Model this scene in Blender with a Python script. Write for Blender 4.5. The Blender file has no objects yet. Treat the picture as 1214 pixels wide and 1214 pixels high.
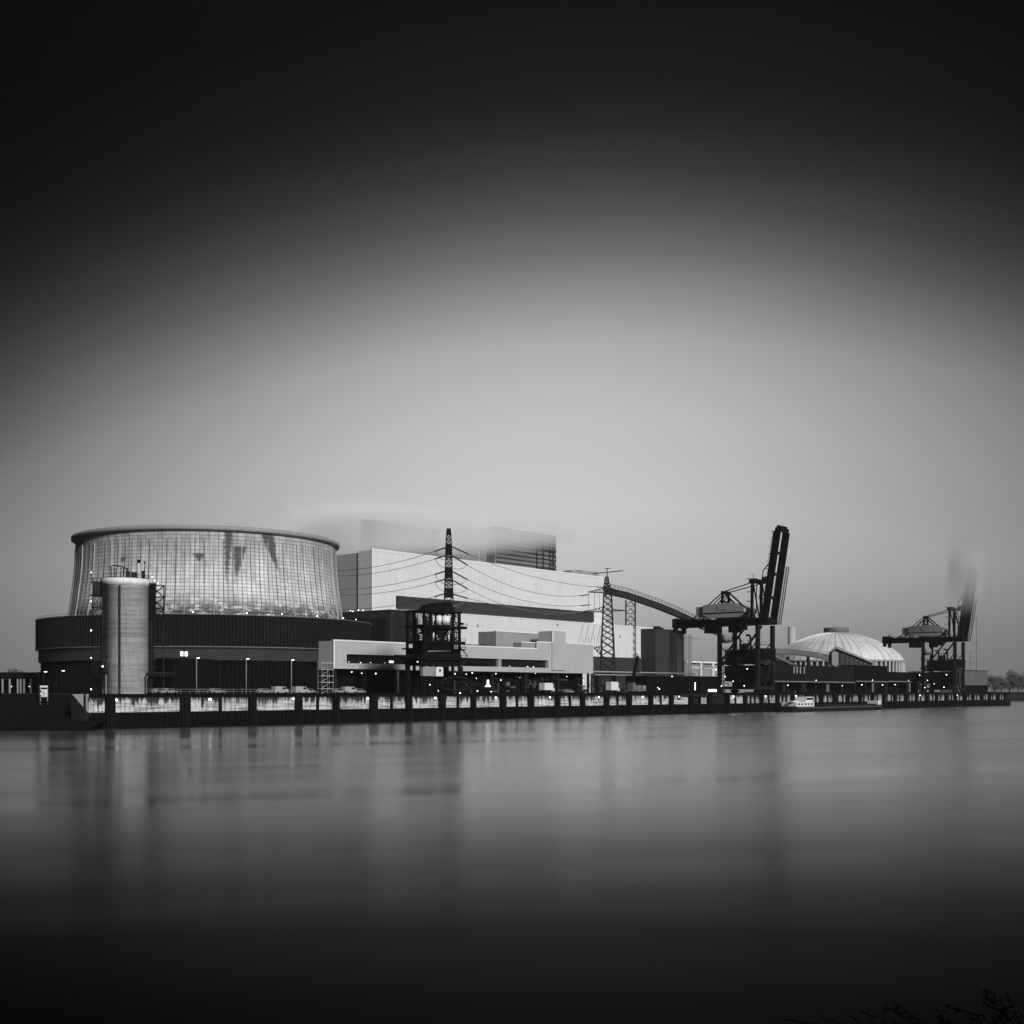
import bpy, math, random
from mathutils import Vector, Matrix
R = math.radians
rnd = random.Random(7); lr = random.Random(3)
scene = bpy.context.scene
col = scene.collection

# ------------------------------------------------------------------ measuring
F, CX, HY, CAMZ = 1450.0, 607.0, 820.0, 8.5       # focal length and horizon in photo pixels
G = 7.9                                            # level of the quay apron
C0 = Vector((-94.7, 274.0)); U = Vector((.6416, .7670)); V = Vector((-.7670, .6416))
ANG = math.atan2(U.y, U.x)
def P(s, t, z=G):                                  # site coordinates: s along the quay, t inland
    q = C0 + U * s + V * t
    return Vector((q.x, q.y, z))
def S(px, t):                                      # where the sight line meets the line t = const
    a = (px - CX) / F
    return (a * (C0.y + t * V.y) - C0.x - t * V.x) / (U.x - a * U.y)
def Z(py, s, t):
    return CAMZ + (HY - py) / F * P(s, t).y
def at(px, Y, py=None):
    return Vector(((px - CX) / F * Y, Y, G if py is None else CAMZ + (HY - py) / F * Y))

# ------------------------------------------------------------------ mesh helper
class MB:
    def __init__(s): s.v = []; s.f = []; s.smooth = []
    def add(s, vs, fs, sm=False):
        o = len(s.v); s.v += [tuple(x) for x in vs]
        s.f += [tuple(i + o for i in f) for f in fs]; s.smooth += [sm] * len(fs); return s
    def box(s, x0, x1, y0, y1, z0, z1):
        vs = [(x, y, z) for z in (z0, z1) for y in (y0, y1) for x in (x0, x1)]
        return s.add(vs, [(0,2,3,1),(4,5,7,6),(0,1,5,4),(2,6,7,3),(0,4,6,2),(1,3,7,5)])
    def bar(s, p, q, w, h=None):
        p, q = Vector(p), Vector(q); d = q - p
        if d.length < 1e-6: return s
        d.normalize(); up = Vector((0, 0, 1)) if abs(d.z) < .95 else Vector((1, 0, 0))
        a = d.cross(up).normalized() * w / 2; b = a.cross(d).normalized() * (h or w) / 2
        vs = [e + i * a + j * b for e in (p, q) for i, j in ((-1,-1),(1,-1),(1,1),(-1,1))]
        return s.add(vs, [(0,1,2,3),(7,6,5,4),(0,4,5,1),(1,5,6,2),(2,6,7,3),(3,7,4,0)])
    def tube(s, pts, r, n=8):
        pts = [Vector(p) for p in pts]; vs = []; fs = []
        for i, p in enumerate(pts):
            d = (pts[min(i + 1, len(pts) - 1)] - pts[max(i - 1, 0)]).normalized()
            up = Vector((0, 0, 1)) if abs(d.z) < .9 else Vector((1, 0, 0))
            a = d.cross(up).normalized(); b = a.cross(d)
            rr = r[i] if isinstance(r, (list, tuple)) else r
            vs += [p + rr * (math.cos(2*math.pi*k/n) * a + math.sin(2*math.pi*k/n) * b) for k in range(n)]
        for i in range(len(pts) - 1):
            for k in range(n):
                fs.append((i*n+k, i*n+(k+1) % n, (i+1)*n+(k+1) % n, (i+1)*n+k))
        fs += [tuple(range(n))[::-1], tuple(range((len(pts)-1)*n, len(pts)*n))]
        return s.add(vs, fs, True)
    def lathe(s, prof, n=64, c=(0, 0), sm=True, cap=True):
        vs = []; fs = []
        for r, z in prof:
            vs += [(c[0] + r*math.cos(2*math.pi*k/n), c[1] + r*math.sin(2*math.pi*k/n), z) for k in range(n)]
        for i in range(len(prof) - 1):
            for k in range(n):
                fs.append((i*n+k, i*n+(k+1) % n, (i+1)*n+(k+1) % n, (i+1)*n+k))
        s.add(vs, fs, sm)
        if cap:
            o = len(s.v) - len(vs)
            s.f += [tuple(o + k for k in range(n))[::-1], tuple(o + (len(prof)-1)*n + k for k in range(n))]
            s.smooth += [False, False]
        return s
    def prism(s, poly, a0, a1, ax='y'):            # poly in the plane across ax
        m = {'y': lambda p, a: (p[0], a, p[1]), 'x': lambda p, a: (a, p[0], p[1]), 'z': lambda p, a: (p[0], p[1], a)}[ax]
        n = len(poly); vs = [m(p, a0) for p in poly] + [m(p, a1) for p in poly]
        return s.add(vs, [tuple(range(n)), tuple(range(n, 2*n))[::-1]] + [(i, i+n, (i+1) % n + n, (i+1) % n) for i in range(n)])
    def ball(s, c, r, n=8):
        c = Vector(c); r = r*lr.uniform(.42, .82) if r < .4 else r; pr = [(max(r*math.sin(math.pi*i/n), .01), -r*math.cos(math.pi*i/n)) for i in range(n+1)]
        return s.lathe([(a, c.z + b) for a, b in pr], n + 2, (c.x, c.y))
    def lattice(s, c, z0, z1, w0, w1, n, w, d0=None, d1=None, wb=None, hor=True):
        d0 = w0 if d0 is None else d0; d1 = w1 if d1 is None else d1; wb = wb or w * .6
        def cor(k):
            f = k / n; ww = w0 + (w1-w0)*f; dd = d0 + (d1-d0)*f; z = z0 + (z1-z0)*f
            return [Vector((c[0]+i*ww/2, c[1]+j*dd/2, z)) for i, j in ((-1,-1),(1,-1),(1,1),(-1,1))]
        for k in range(n):
            A, B = cor(k), cor(k+1)
            for i in range(4):
                s.bar(A[i], B[i], w); j = (i+1) % 4
                s.bar(A[i], B[j], wb); s.bar(A[j], B[i], wb)
                if hor: s.bar(B[i], B[j], wb)
        return s
    def build(s, name, m, parent=None, loc=None, rz=0, label=None, cat=None, group=None, kind=None):
        me = bpy.data.meshes.new(name); me.from_pydata(s.v, [], s.f); me.update()
        for p, q in zip(me.polygons, s.smooth): p.use_smooth = q
        me.materials.append(m)
        o = bpy.data.objects.new(name, me); col.objects.link(o)
        if parent: o.parent = parent
        if loc is not None: o.location = loc
        o.rotation_euler.z = rz
        return tag(o, label, cat, group, kind)
def tag(o, label=None, cat=None, group=None, kind=None):
    if label: o['label'] = label
    if cat: o['category'] = cat
    if group: o['group'] = group
    if kind: o['kind'] = kind
    return o
def thing(name, label, cat, loc, rz=ANG, group=None):
    o = bpy.data.objects.new(name, None); col.objects.link(o)
    o.location = loc; o.rotation_euler.z = rz; o.empty_display_size = 1
    return tag(o, label, cat, group)
def kids(o): return [c for c in bpy.data.objects if c.parent == o]
def copy_tree(o, parent=None):
    c = o.copy(); col.objects.link(c); c.parent = parent
    for ch in kids(o): copy_tree(ch, c)
    return c

# ------------------------------------------------------------------ materials
class NT:
    def __init__(s, nt): s.nt = nt; s.n = nt.nodes; s.l = nt.links
    def new(s, t, **k):
        n = s.n.new(t)
        for a, b in k.items(): setattr(n, a, b)
        return n
    def put(s, sock, val):
        if isinstance(val, bpy.types.NodeSocket): s.l.new(val, sock)
        else: sock.default_value = val
    def m(s, op, a, b=0.0, c=0.0, clamp=False):
        n = s.new('ShaderNodeMath', operation=op, use_clamp=clamp)
        for i, x in enumerate((a, b, c)): s.put(n.inputs[i], x)
        return n.outputs[0]
    def step(s, x, a, b, lo=0.0, hi=1.0):
        n = s.new('ShaderNodeMapRange', interpolation_type='SMOOTHSTEP')
        s.put(n.inputs[0], x); s.put(n.inputs[1], a); s.put(n.inputs[2], b); s.put(n.inputs[3], lo); s.put(n.inputs[4], hi)
        return n.outputs[0]
    def noise(s, vec, scale, det=3, rough=.6, mapscale=None):
        if mapscale:
            mp = s.new('ShaderNodeMapping'); s.l.new(vec, mp.inputs[0]); mp.inputs['Scale'].default_value = mapscale; vec = mp.outputs[0]
        n = s.new('ShaderNodeTexNoise'); s.l.new(vec, n.inputs['Vector'])
        n.inputs['Scale'].default_value = scale; n.inputs['Detail'].default_value = det; n.inputs['Roughness'].default_value = rough
        return n.outputs['Fac']
    def grey(s, x):
        n = s.new('ShaderNodeCombineColor')
        for i in range(3): s.l.new(x, n.inputs[i])
        return n.outputs[0]
def base_mat(name, rough=.75, spec=.25):
    m = bpy.data.materials.new(name); m.use_nodes = True
    t = NT(m.node_tree); b = t.n['Principled BSDF']
    b.inputs['Roughness'].default_value = rough; b.inputs['Specular IOR Level'].default_value = spec
    tc = t.new('ShaderNodeTexCoord')
    return m, t, b, tc.outputs['Object']
def mat(name, g, rough=.75, spec=.25, var=.25, scale=.4, streak=.0, lines=0.0, metal=0.0, lineamt=.2):
    m, t, b, co = base_mat(name, rough, spec)
    v = t.m('MULTIPLY_ADD', t.noise(co, scale, 4), 2*var, 1 - var)
    if streak:
        k = t.noise(co, 1.0, 4, .7, (.9, .9, .06))
        v = t.m('MULTIPLY', v, t.step(k, .35, .65, 1 - streak, 1 + streak * .3))
    if lines:
        sp = t.new('ShaderNodeSeparateXYZ'); t.l.new(co, sp.inputs[0])
        f = t.m('FRACT', t.m('DIVIDE', sp.outputs[2], lines))
        v = t.m('MULTIPLY', v, t.step(f, .0, .12, 1 - lineamt, 1))
    t.l.new(t.grey(t.m('MULTIPLY', v, g)), b.inputs['Base Color'])
    b.inputs['Metallic'].default_value = metal
    return m
def lamp_mat(name, e):
    m, t, b, co = base_mat(name)
    b.inputs['Base Color'].default_value = (.9, .9, .9, 1)
    b.inputs['Emission Color'].default_value = (1, 1, 1, 1); b.inputs['Emission Strength'].default_value = e
    return m

M = {}
M['white'] = mat('white_cladding', .74, .6, .3, .10, .03, .10, 3.6, lineamt=.10)
M['white_trim'] = mat('white_coping', .85, .55, .3, .05)
M['pale'] = mat('pale_cladding', .47, .6, .3, .08, .1, .06, .9, lineamt=.1)
M['mid'] = mat('mid_grey_cladding', .32, .65, .25, .12, .1, .1)
M['grey'] = mat('grey_paint', .16, .6, .3, .25, .3, .2)
M['dark'] = mat('dark_cladding', .013, .8, .08, .2, .1, .2)
M['band'] = mat('dark_band_cladding', .042, .75, .12, .1, .1, .1)
M['darker'] = mat('black_cladding', .006, .85, .05, .3, .2, .2)
M['steel'] = mat('dark_steel', .007, .7, .08, .35, .6)
M['steel2'] = mat('worn_steel', .02, .65, .12, .35, .6, .2)
M['galv'] = mat('galvanised_steel', .3, .5, .4, .2, .8)
M['louvre'] = mat('louvre_cladding', .20, .7, .2, .08, .1, 0, 3.0, lineamt=.45)
M['glass'] = mat('dark_glass', .012, .12, .5, .2, .3)
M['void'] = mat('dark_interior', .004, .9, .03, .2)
M['black'] = mat('black_rubber', .01, .8, .1, .2)
M['wire'] = mat('cable_black', .18, .5, .3, .1)
M['insul'] = mat('insulator_dark', .02, .4, .4, .1)
M['carlight'] = mat('silver_paint', .26, .4, .5, .05)
M['carwhite'] = mat('white_paint', .8, .3, .5, .03)
M['cardark'] = mat('dark_car_paint', .04, .25, .5, .1)
M['palepaint'] = mat('pale_paint', .6, .5, .3, .1)
M['lamp'] = lamp_mat('lit_lamp', 5)
M['lampsoft'] = lamp_mat('lit_plate', 1.2)
M['window_lit'] = lamp_mat('lit_window', .8)
M['ground'] = mat('gravel_ground', .02, .9, .05, .3, .2)
M['grass'] = mat('grass_dark', .010, .95, .02, .5, .5)
M['leaf'] = mat('leaves_dark', .05, .8, .1, .4, 1.5)
M['leaf_far'] = mat('leaves_hazed', .115, .9, .05, .4, .3)  # leaf tone lightened so that haze is painted into the far crowns
M['shrubleaf'] = mat('shrub_leaves', .006, .95, .02, .4, 3)
M['bark'] = mat('bark', .04, .9, .1, .3, 2)
M['hull'] = mat('hull_paint', .018, .5, .3, .3, .4, .3)

def mat_shell():                                   # cooling tower: lift joints, panel tones, stains
    m, t, b, co = base_mat('tower_concrete', .8, .2)
    sp = t.new('ShaderNodeSeparateXYZ'); t.l.new(co, sp.inputs[0]); x, y, z = sp.outputs
    ang = t.m('ARCTAN2', x, t.m('MULTIPLY', y, -1)); arc = t.m('MULTIPLY', ang, 51.5)
    cv = t.new('ShaderNodeCombineXYZ'); t.l.new(arc, cv.inputs[0]); t.l.new(z, cv.inputs[1])
    bt = t.new('ShaderNodeTexBrick', offset=0.0); t.l.new(cv.outputs[0], bt.inputs['Vector'])
    bt.inputs['Scale'].default_value = 1; bt.inputs['Brick Width'].default_value = 51.5*2*math.pi/96; bt.inputs['Row Height'].default_value = 1.3
    bt.inputs['Mortar Size'].default_value = .13; bt.inputs['Mortar Smooth'].default_value = .4; bt.inputs['Bias'].default_value = 0
    bt.inputs['Color1'].default_value = (.80, .80, .80, 1); bt.inputs['Color2'].default_value = (1, 1, 1, 1); bt.inputs['Mortar'].default_value = (.36, .36, .36, 1)
    tone = t.new('ShaderNodeRGBToBW'); t.l.new(bt.outputs['Color'], tone.inputs[0]); v = t.m('MULTIPLY', tone.outputs[0], .86)
    big = t.noise(cv.outputs[0], .09, 5, .65); v = t.m('MULTIPLY', v, t.step(big, .3, .7, .82, 1.1))
    dr = t.noise(cv.outputs[0], 1, 5, .7, (.8, .10, 1)); v = t.m('MULTIPLY', v, t.step(dr, .35, .6, .78, 1.04))
    run = t.noise(cv.outputs[0], 1, 5, .7, (.5, .012, 1))                                # ragged runs darken the upper shell, painting its dimmer light into the colour
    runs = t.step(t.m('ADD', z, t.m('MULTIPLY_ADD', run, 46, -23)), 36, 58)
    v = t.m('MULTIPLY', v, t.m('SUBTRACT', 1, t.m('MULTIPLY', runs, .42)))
    # soot band low down, between the ribs
    n2 = t.noise(cv.outputs[0], .22, 5, .7, (.7, 1.6, 1))
    low = t.m('MULTIPLY', t.step(z, 28.0, 37.5, 1, 0), t.step(n2, .38, .52))
    v = t.m('MULTIPLY', v, t.m('SUBTRACT', 1, t.m('MULTIPLY', low, .86)))
    wob = t.m('MULTIPLY', t.m('SUBTRACT', t.noise(cv.outputs[0], .8, 5, .75), .5), 4.0)
    for x0, zt, zb, w, lean in ((7.0, 57, 24, 1.7, .04), (11.2, 52, 33, 2.6, .16), (22.0, 57, 35, 2.6, -.34), (-3.5, 49, 45, 2.2, 0), (-33, 48, 45, 1.5, 0)):
        ww = t.m('MULTIPLY', t.step(z, zb, zt, -.4, 1), w)
        dx = t.m('ABSOLUTE', t.m('SUBTRACT', arc, t.m('MULTIPLY_ADD', t.m('SUBTRACT', z, zt), lean, x0)))
        k = t.step(t.m('ADD', t.m('SUBTRACT', ww, dx), wob), -.3, .9)
        k = t.m('MULTIPLY', k, t.step(z, zt, zt + .8, 1, 0))
        v = t.m('MULTIPLY', v, t.m('SUBTRACT', 1, t.m('MULTIPLY', k, .74)))
    t.l.new(t.grey(v), b.inputs['Base Color']); return m
def mat_silo():
    m, t, b, co = base_mat('silo_concrete', .8, .2)
    a = t.noise(co, 1, 5, .7, (.03, .03, .45)); c = t.noise(co, 1, 5, .75, (.12, .12, 1.9)); d = t.noise(co, 1, 5, .7, (1.2, 1.2, .2))
    v = t.m('MULTIPLY', t.step(a, .34, .64, .74, 1.1), t.step(c, .36, .6, .76, 1.08))
    v = t.m('MULTIPLY', v, t.step(d, .3, .6, .86, 1.04))
    t.l.new(t.grey(t.m('MULTIPLY', v, .88)), b.inputs['Base Color']); return m
def mat_quay(name, g):
    m, t, b, co = base_mat(name, .75, .2)
    sp = t.new('ShaderNodeSeparateXYZ'); t.l.new(co, sp.inputs[0]); z = sp.outputs[2]
    n = t.noise(co, 1, 5, .75, (.75, .75, .07)); n2 = t.noise(co, 1, 4, .7, (.10, .10, 2.0))
    reach = t.m('MULTIPLY_ADD', n, 10.5, -5.35)       # how far each run of dirt comes down from the top
    dirt = t.step(t.m('ADD', t.m('SUBTRACT', z, 7.2), reach), -1.75, -.55)
    v = t.m('SUBTRACT', 1, t.m('MULTIPLY', dirt, .93)); v = t.m('MULTIPLY', v, t.m('MULTIPLY', t.step(n2, .36, .58, .38, 1.06), t.step(t.noise(co, 1, 4, .7, (1.2, 1.2, .15)), .36, .6, .55, 1.04)))
    t.l.new(t.grey(t.m('MULTIPLY', v, g)), b.inputs['Base Color']); return m
def mat_dome():
    m, t, b, co = base_mat('dome_sheet', .6, .3)
    sp = t.new('ShaderNodeSeparateXYZ'); t.l.new(co, sp.inputs[0]); x, y, z = sp.outputs
    ang = t.m('MULTIPLY', t.m('ARCTAN2', x, t.m('MULTIPLY', y, -1)), 40)
    cv = t.new('ShaderNodeCombineXYZ'); t.l.new(ang, cv.inputs[0]); t.l.new(z, cv.inputs[1])
    st = t.noise(cv.outputs[0], 1, 5, .7, (.25, .03, 1)); seam = t.m('FRACT', t.m('DIVIDE', ang, 5.24))
    v = t.m('MULTIPLY', t.step(st, .3, .62, .58, 1.05), t.step(seam, 0, .12, .6, 1))
    v = t.m('ADD', t.m('MULTIPLY', v, t.step(z, 36, 37.2, 1, .0)), t.step(z, 36, 37.2, 0, .98))
    t.l.new(t.grey(t.m('MULTIPLY', v, .80)), b.inputs['Base Color']); return m
M['shell'] = mat_shell(); M['silo'] = mat_silo(); M['quay'] = mat_quay('quay_concrete', .68); M['quay_dim'] = mat_quay('dimmed_quay_concrete', .4); M['dome'] = mat_dome()
M['concrete'] = mat('plain_concrete', .42, .8, .2, .2, .5, .3)

def mat_water():                                   # murky river smoothed by wind and current
    m = bpy.data.materials.new('river_water'); m.use_nodes = True; t = NT(m.node_tree); t.n.remove(t.n['Principled BSDF'])
    out = t.n['Material Output']; tc = t.new('ShaderNodeTexCoord'); co = tc.outputs['Object']
    mp = t.new('ShaderNodeMapping'); t.l.new(co, mp.inputs[0]); mp.inputs['Rotation'].default_value = (0, 0, -R(24))
    st = t.noise(mp.outputs[0], 1, 3, .5, (.004, .085, 1)); st2 = t.noise(mp.outputs[0], 1, 2, .5, (.0025, .022, 1))
    both = t.m('MULTIPLY_ADD', st2, .6, t.m('MULTIPLY', st, .4))
    gl = t.new('ShaderNodeBsdfGlossy', distribution='MULTI_GGX')
    sp = t.new('ShaderNodeSeparateXYZ'); t.l.new(co, sp.inputs[0])
    ruf = t.step(t.m('ADD', t.m('MULTIPLY_ADD', sp.outputs[1], -.06, sp.outputs[0]), t.m('MULTIPLY', t.m('SUBTRACT', st2, .5), 120)), -40, 60)   # a wind-ruffled reach to the right
    t.l.new(t.m('MULTIPLY_ADD', ruf, .08, t.step(both, .34, .66, WATER_R[0], WATER_R[1])), gl.inputs['Roughness'])
    bp = t.new('ShaderNodeBump'); bp.inputs['Strength'].default_value = .08; bp.inputs['Distance'].default_value = .25
    t.l.new(t.noise(mp.outputs[0], 1, 3, .6, (.02, .16, 1)), bp.inputs['Height']); t.l.new(bp.outputs[0], gl.inputs['Normal'])
    lw = t.new('ShaderNodeLayerWeight'); lw.inputs[0].default_value = .5
    fr = t.new('ShaderNodeValToRGB'); t.l.new(t.m('DIVIDE', t.m('SUBTRACT', 1, lw.outputs['Facing']), .3), fr.inputs[0])   # reflectance by angle, dropping steeply to paint a vignette over the near water
    el = fr.color_ramp.elements
    for i, (c_, v_) in enumerate(WATER_F):
        e = el[i] if i < 2 else el.new(c_ / .3)
        e.position = c_ / .3; e.color = (v_, v_, v_, 1)
    f = fr.outputs[0]
    df = t.new('ShaderNodeBsdfDiffuse'); df.inputs[0].default_value = (.003, .003, .003, 1)
    gl.inputs['Color'].default_value = (.97, .97, .97, 1)
    mx = t.new('ShaderNodeMixShader'); t.l.new(f, mx.inputs[0]); t.l.new(df.outputs[0], mx.inputs[1]); t.l.new(gl.outputs[0], mx.inputs[2])
    t.l.new(mx.outputs[0], out.inputs['Surface']); return m
WATER_R = (.135, .225); WATER_F = [(0, .98), (.3, .008), (.03, .98), (.055, .93), (.089, .60), (.123, .25), (.157, .105), (.19, .045), (.24, .018)]
M['water'] = mat_water()

# ------------------------------------------------------------------ camera, sun, sky
cam = bpy.data.cameras.new('camera'); cam.sensor_width = 36; cam.lens = F / 1214 * 36
cam.shift_y = (HY - 607) / 1214; cam.clip_start = .5; cam.clip_end = 20000
co_ = bpy.data.objects.new('camera', cam); col.objects.link(co_); co_.location = (0, 0, CAMZ); co_.rotation_euler = (R(90), 0, 0)
scene.camera = co_
SUN_AZ, SUN_EL = R(32), R(25)                      # behind the camera, to its right
sdir = Vector((math.sin(SUN_AZ)*math.cos(SUN_EL), -math.cos(SUN_AZ)*math.cos(SUN_EL), math.sin(SUN_EL)))
sl = bpy.data.lights.new('sun', 'SUN'); sl.energy = 1.5; sl.angle = R(12); sl.color = (1, 1, 1)
so = bpy.data.objects.new('sun', sl); col.objects.link(so); so.location = (0, 0, 400)
so.rotation_euler = sdir.to_track_quat('Z', 'Y').to_euler()
w = bpy.data.worlds.new('World'); scene.world = w; w.use_nodes = True
t = NT(w.node_tree); bg = t.n['Background']
sky = t.new('ShaderNodeTexSky', sky_type='NISHITA'); sky.sun_disc = False
sky.sun_elevation = SUN_EL; sky.sun_rotation = math.pi - SUN_AZ; sky.dust_density = 4; sky.air_density = 1
bw = t.new('ShaderNodeRGBToBW'); t.l.new(sky.outputs[0], bw.inputs[0])
tc = t.new('ShaderNodeTexCoord'); sp = t.new('ShaderNodeSeparateXYZ'); t.l.new(tc.outputs['Generated'], sp.inputs[0]); x, y, z = sp.outputs
hor = t.m('MAXIMUM', t.m('SQRT', t.m('ADD', t.m('MULTIPLY', x, x), t.m('MULTIPLY', y, y))), .001)
te = t.m('DIVIDE', t.m('MAXIMUM', z, 0.0), hor); phi = t.m('ARCTAN2', x, y)
# a dark deck of cloud whose lower edge arches over a bright clearing low in the sky
d1 = t.m('SUBTRACT', phi, .075); q = t.m('MULTIPLY_ADD', t.m('MULTIPLY', d1, d1), .58, te)
cl = t.noise(tc.outputs['Generated'], 2.2, 3, .5, (1, 1, 3)); q = t.m('ADD', q, t.m('MULTIPLY', t.m('SUBTRACT', cl, .5), .03))
cr = t.new('ShaderNodeValToRGB'); t.l.new(t.m('DIVIDE', q, .6), cr.inputs[0])
RAMP = [(0, .62), (.08, .82), (.15, .98), (.22, .95), (.255, .87), (.29, .75), (.324, .51), (.359, .287), (.393, .152), (.428, .075), (.462, .038), (.497, .020), (.57, .009)]
els = cr.color_ramp.elements
for i, (p_, v_) in enumerate(RAMP):
    e = els[i] if i < 2 else els.new(p_ / .6)
    e.position = p_ / .6; e.color = (v_, v_, v_, 1)
d2 = t.m('SUBTRACT', phi, .055)
glow = t.m('EXPONENT', t.m('MULTIPLY', t.m('MULTIPLY', d2, d2), -1 / .44**2))
glow = t.m('MAXIMUM', glow, .10)
front = t.m('MULTIPLY', t.m('MULTIPLY', cr.outputs[0], glow), .30)
front = t.m('MULTIPLY', front, t.step(te, .0, .11, .68, 1))                              # murk along the horizon
front = t.m('DIVIDE', front, t.m('MAXIMUM', t.m('MULTIPLY_ADD', te, -.31, .335), .12))   # evens out the clear sky's own fall-off
rear = t.m('MULTIPLY', t.step(t.m('ABSOLUTE', phi), 1.2, 2.2), t.step(te, .5, 1.6, .036, .008))
nz = t.m('MULTIPLY', bw.outputs[0], t.m('ADD', front, rear))
lift = t.new('ShaderNodeCombineXYZ'); t.l.new(x, lift.inputs[0]); t.l.new(y, lift.inputs[1]); t.l.new(t.m('ADD', t.m('MAXIMUM', z, 0), .12), lift.inputs[2])
nrm = t.new('ShaderNodeVectorMath', operation='NORMALIZE'); t.l.new(lift.outputs[0], nrm.inputs[0]); t.l.new(nrm.outputs[0], sky.inputs[0])
t.l.new(t.grey(nz), bg.inputs['Color']); bg.inputs['Strength'].default_value = .1
scene.view_settings.view_transform = 'Standard'; scene.view_settings.look = 'None'
scene.view_settings.exposure = 1.05; scene.view_settings.gamma = 1
cy = scene.cycles; cy.use_denoising = True; cy.volume_bounces = 5; cy.max_bounces = 8; cy.diffuse_bounces = 2; cy.glossy_bounces = 3
cy.transparent_max_bounces = 8; cy.sample_clamp_indirect = 4; cy.caustics_reflective = False

# ------------------------------------------------------------------ the setting
E0 = P(626, 0, 0)
gm = MB()
ring = [(-3000, 302), (-140, 302), (-106, 301), tuple(P(-2.0, 4.2)[:2]), tuple(P(-.6, .7)[:2]), tuple(P(626, .6)[:2]), tuple(P(626, 520)[:2]), (3000, 1190), (3000, 4200), (-3000, 4200)]
gm.prism([(p[0], p[1]) for p in ring], -1, G, 'z')
gm.build('ground', M['ground'], kind='structure')
MB().add([(-3200, -300, 0), (3200, -300, 0), (3200, 4400, 0), (-3200, 4400, 0)], [(0, 1, 2, 3)]).build('water', M['water'], kind='structure')
# sloping bank left of the quay
bk = MB(); prof = [(0, -1.0), (.12, .6), (.4, 2.6), (.7, 5.2), (1, 7.95)]
xs = [-424 + i * 4 for i in range(84)]; vs = []; fs = []
for i, X in enumerate(xs):
    for j, (f, zz) in enumerate(prof):
        vs.append((X + (f*2 if i == 83 else 0), 262 + f * 40 + rnd.uniform(-.8, .8) * (0 < j < 4) + 1.2*math.sin(X*.09)*(j < 2), zz + rnd.uniform(-.25, .25) * (0 < j < 4)))
for i in range(83):
    for j in range(4): a = i*5 + j; fs.append((a, a+5, a+6, a+1))
bk.add(vs, fs, True); bk.build('bank', M['grass'], kind='structure')
gb = MB()
for i in range(5200):
    X = rnd.uniform(-230, -88); f = rnd.random(); yy = 264 + f * 38
    if X > -96 - f * 18: continue
    zz = f * 7.9 + .1; h = rnd.uniform(.25, .8); a = rnd.uniform(-.4, .4); ww = .12
    gb.add([(X-ww, yy, zz), (X+ww, yy, zz), (X + a, yy + rnd.uniform(-.2, .2), zz + h)], [(0, 1, 2)])
gb.build('bank_grass', M['grass'], kind='stuff')
# the near bank at the photographer's feet
nb = MB().add([(-60, -40, 6.8), (60, -40, 6.8), (60, 2, 6.6), (-60, 2, 6.6), (60, 10, 4.6), (-60, 10, 4.6), (60, 26, -1), (-60, 26, -1)], [(0, 1, 2, 3), (3, 2, 4, 5), (5, 4, 6, 7)])
nb.build('near_bank', M['grass'], kind='structure')

# ------------------------------------------------------------------ quay wall
qw = thing('quay_wall', 'long concrete quay wall with pale lit panels and black fender piles above dark sheet piling', 'quay wall', P(0, 0, 0))
posts = [-.2, 4.9, 25, 45, 60, 73]
while posts[-1] < 612: posts.append(posts[-1] + 13.9)
REC = (S(809, 0), S(855, 0))                       # the recess with the dark beam
for a, b in zip(posts[:-1], posts[1:]):
    if REC[0] < (a + b) / 2 < REC[1]: continue
    MB().box(a + .05, b - .05, 0, .9, 3.75, 7.2).build('wall_panel', M['quay'] if b < 300 else M['quay_dim'], qw)  # far panels take a darker copy, haze and vignette dimming put into its colour
MB().box(REC[0] + 1, REC[1] - 1, 1.2, 1.6, 3.2, 7.2).build('recess_wall', M['darker'], qw)
MB().box(S(830, 0), S(838, 0), .2, 1.2, 3.2, 7.2).build('recess_pier', M['concrete'], qw)
MB().box(REC[0], REC[1], -.5, .2, 6.6, 7.7).build('recess_beam', M['steel2'], qw)
cp = MB().box(0, 626, -.25, 1.0, 7.2, 8.0); cp.build('coping', M['darker'], qw)
sp_ = MB(); x_ = 0.0; prof = []
while x_ < 626:
    prof += [(x_, -.55), (x_ + .45, -.55), (x_ + .65, -.15), (x_ + 1.1, -.15)]; x_ += 1.3
vs = [(a, b, z) for a, b in prof for z in (-1.0, 3.6)]
sp_.add(vs, [(2*i, 2*i+2, 2*i+3, 2*i+1) for i in range(len(prof)-1)])
sp_.box(0, 626, -.15, 1.0, 3.45, 3.74)
sp_.build('sheet_piling', M['darker'], qw)
for i, s0 in enumerate(posts[1:]):
    wd = rnd.uniform(.85, 1.25) * (1 if s0 < 330 else 1.15)
    MB().box(s0 - wd, s0 + wd, -1.1, -.02, -.8, 7.6).box(s0 - wd*.6, s0 + wd*.6, -1.45, -1.1, .4, 7.0).build('fender_pile', M['steel'], qw)
mids = []
for i, (a, b) in enumerate(zip(posts[:-1], posts[1:])):
    if a < 20: continue
    k = [.52] if i % 2 == 0 else []
    if a > 270: k = [rnd.uniform(.3, .45), rnd.uniform(.6, .75)] if i % 2 else [rnd.uniform(.4, .6)]
    mids += [a + (b-a)*f for f in k]
for s0 in mids:
    MB().box(s0 - .38, s0 + .38, -.5, -.02, 1, 7.4).build('ladder_pile', M['steel'], qw)
for s0 in [p + 1.6 for p in posts[1::2]] + [p - 1.4 for p in posts[2::2]]:
    MB().box(s0 - .25, s0 + .25, -.62, -.56, -.4, 3.4 + rnd.uniform(.1, .5)).build('bollard_post', M['steel'], qw)
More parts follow.
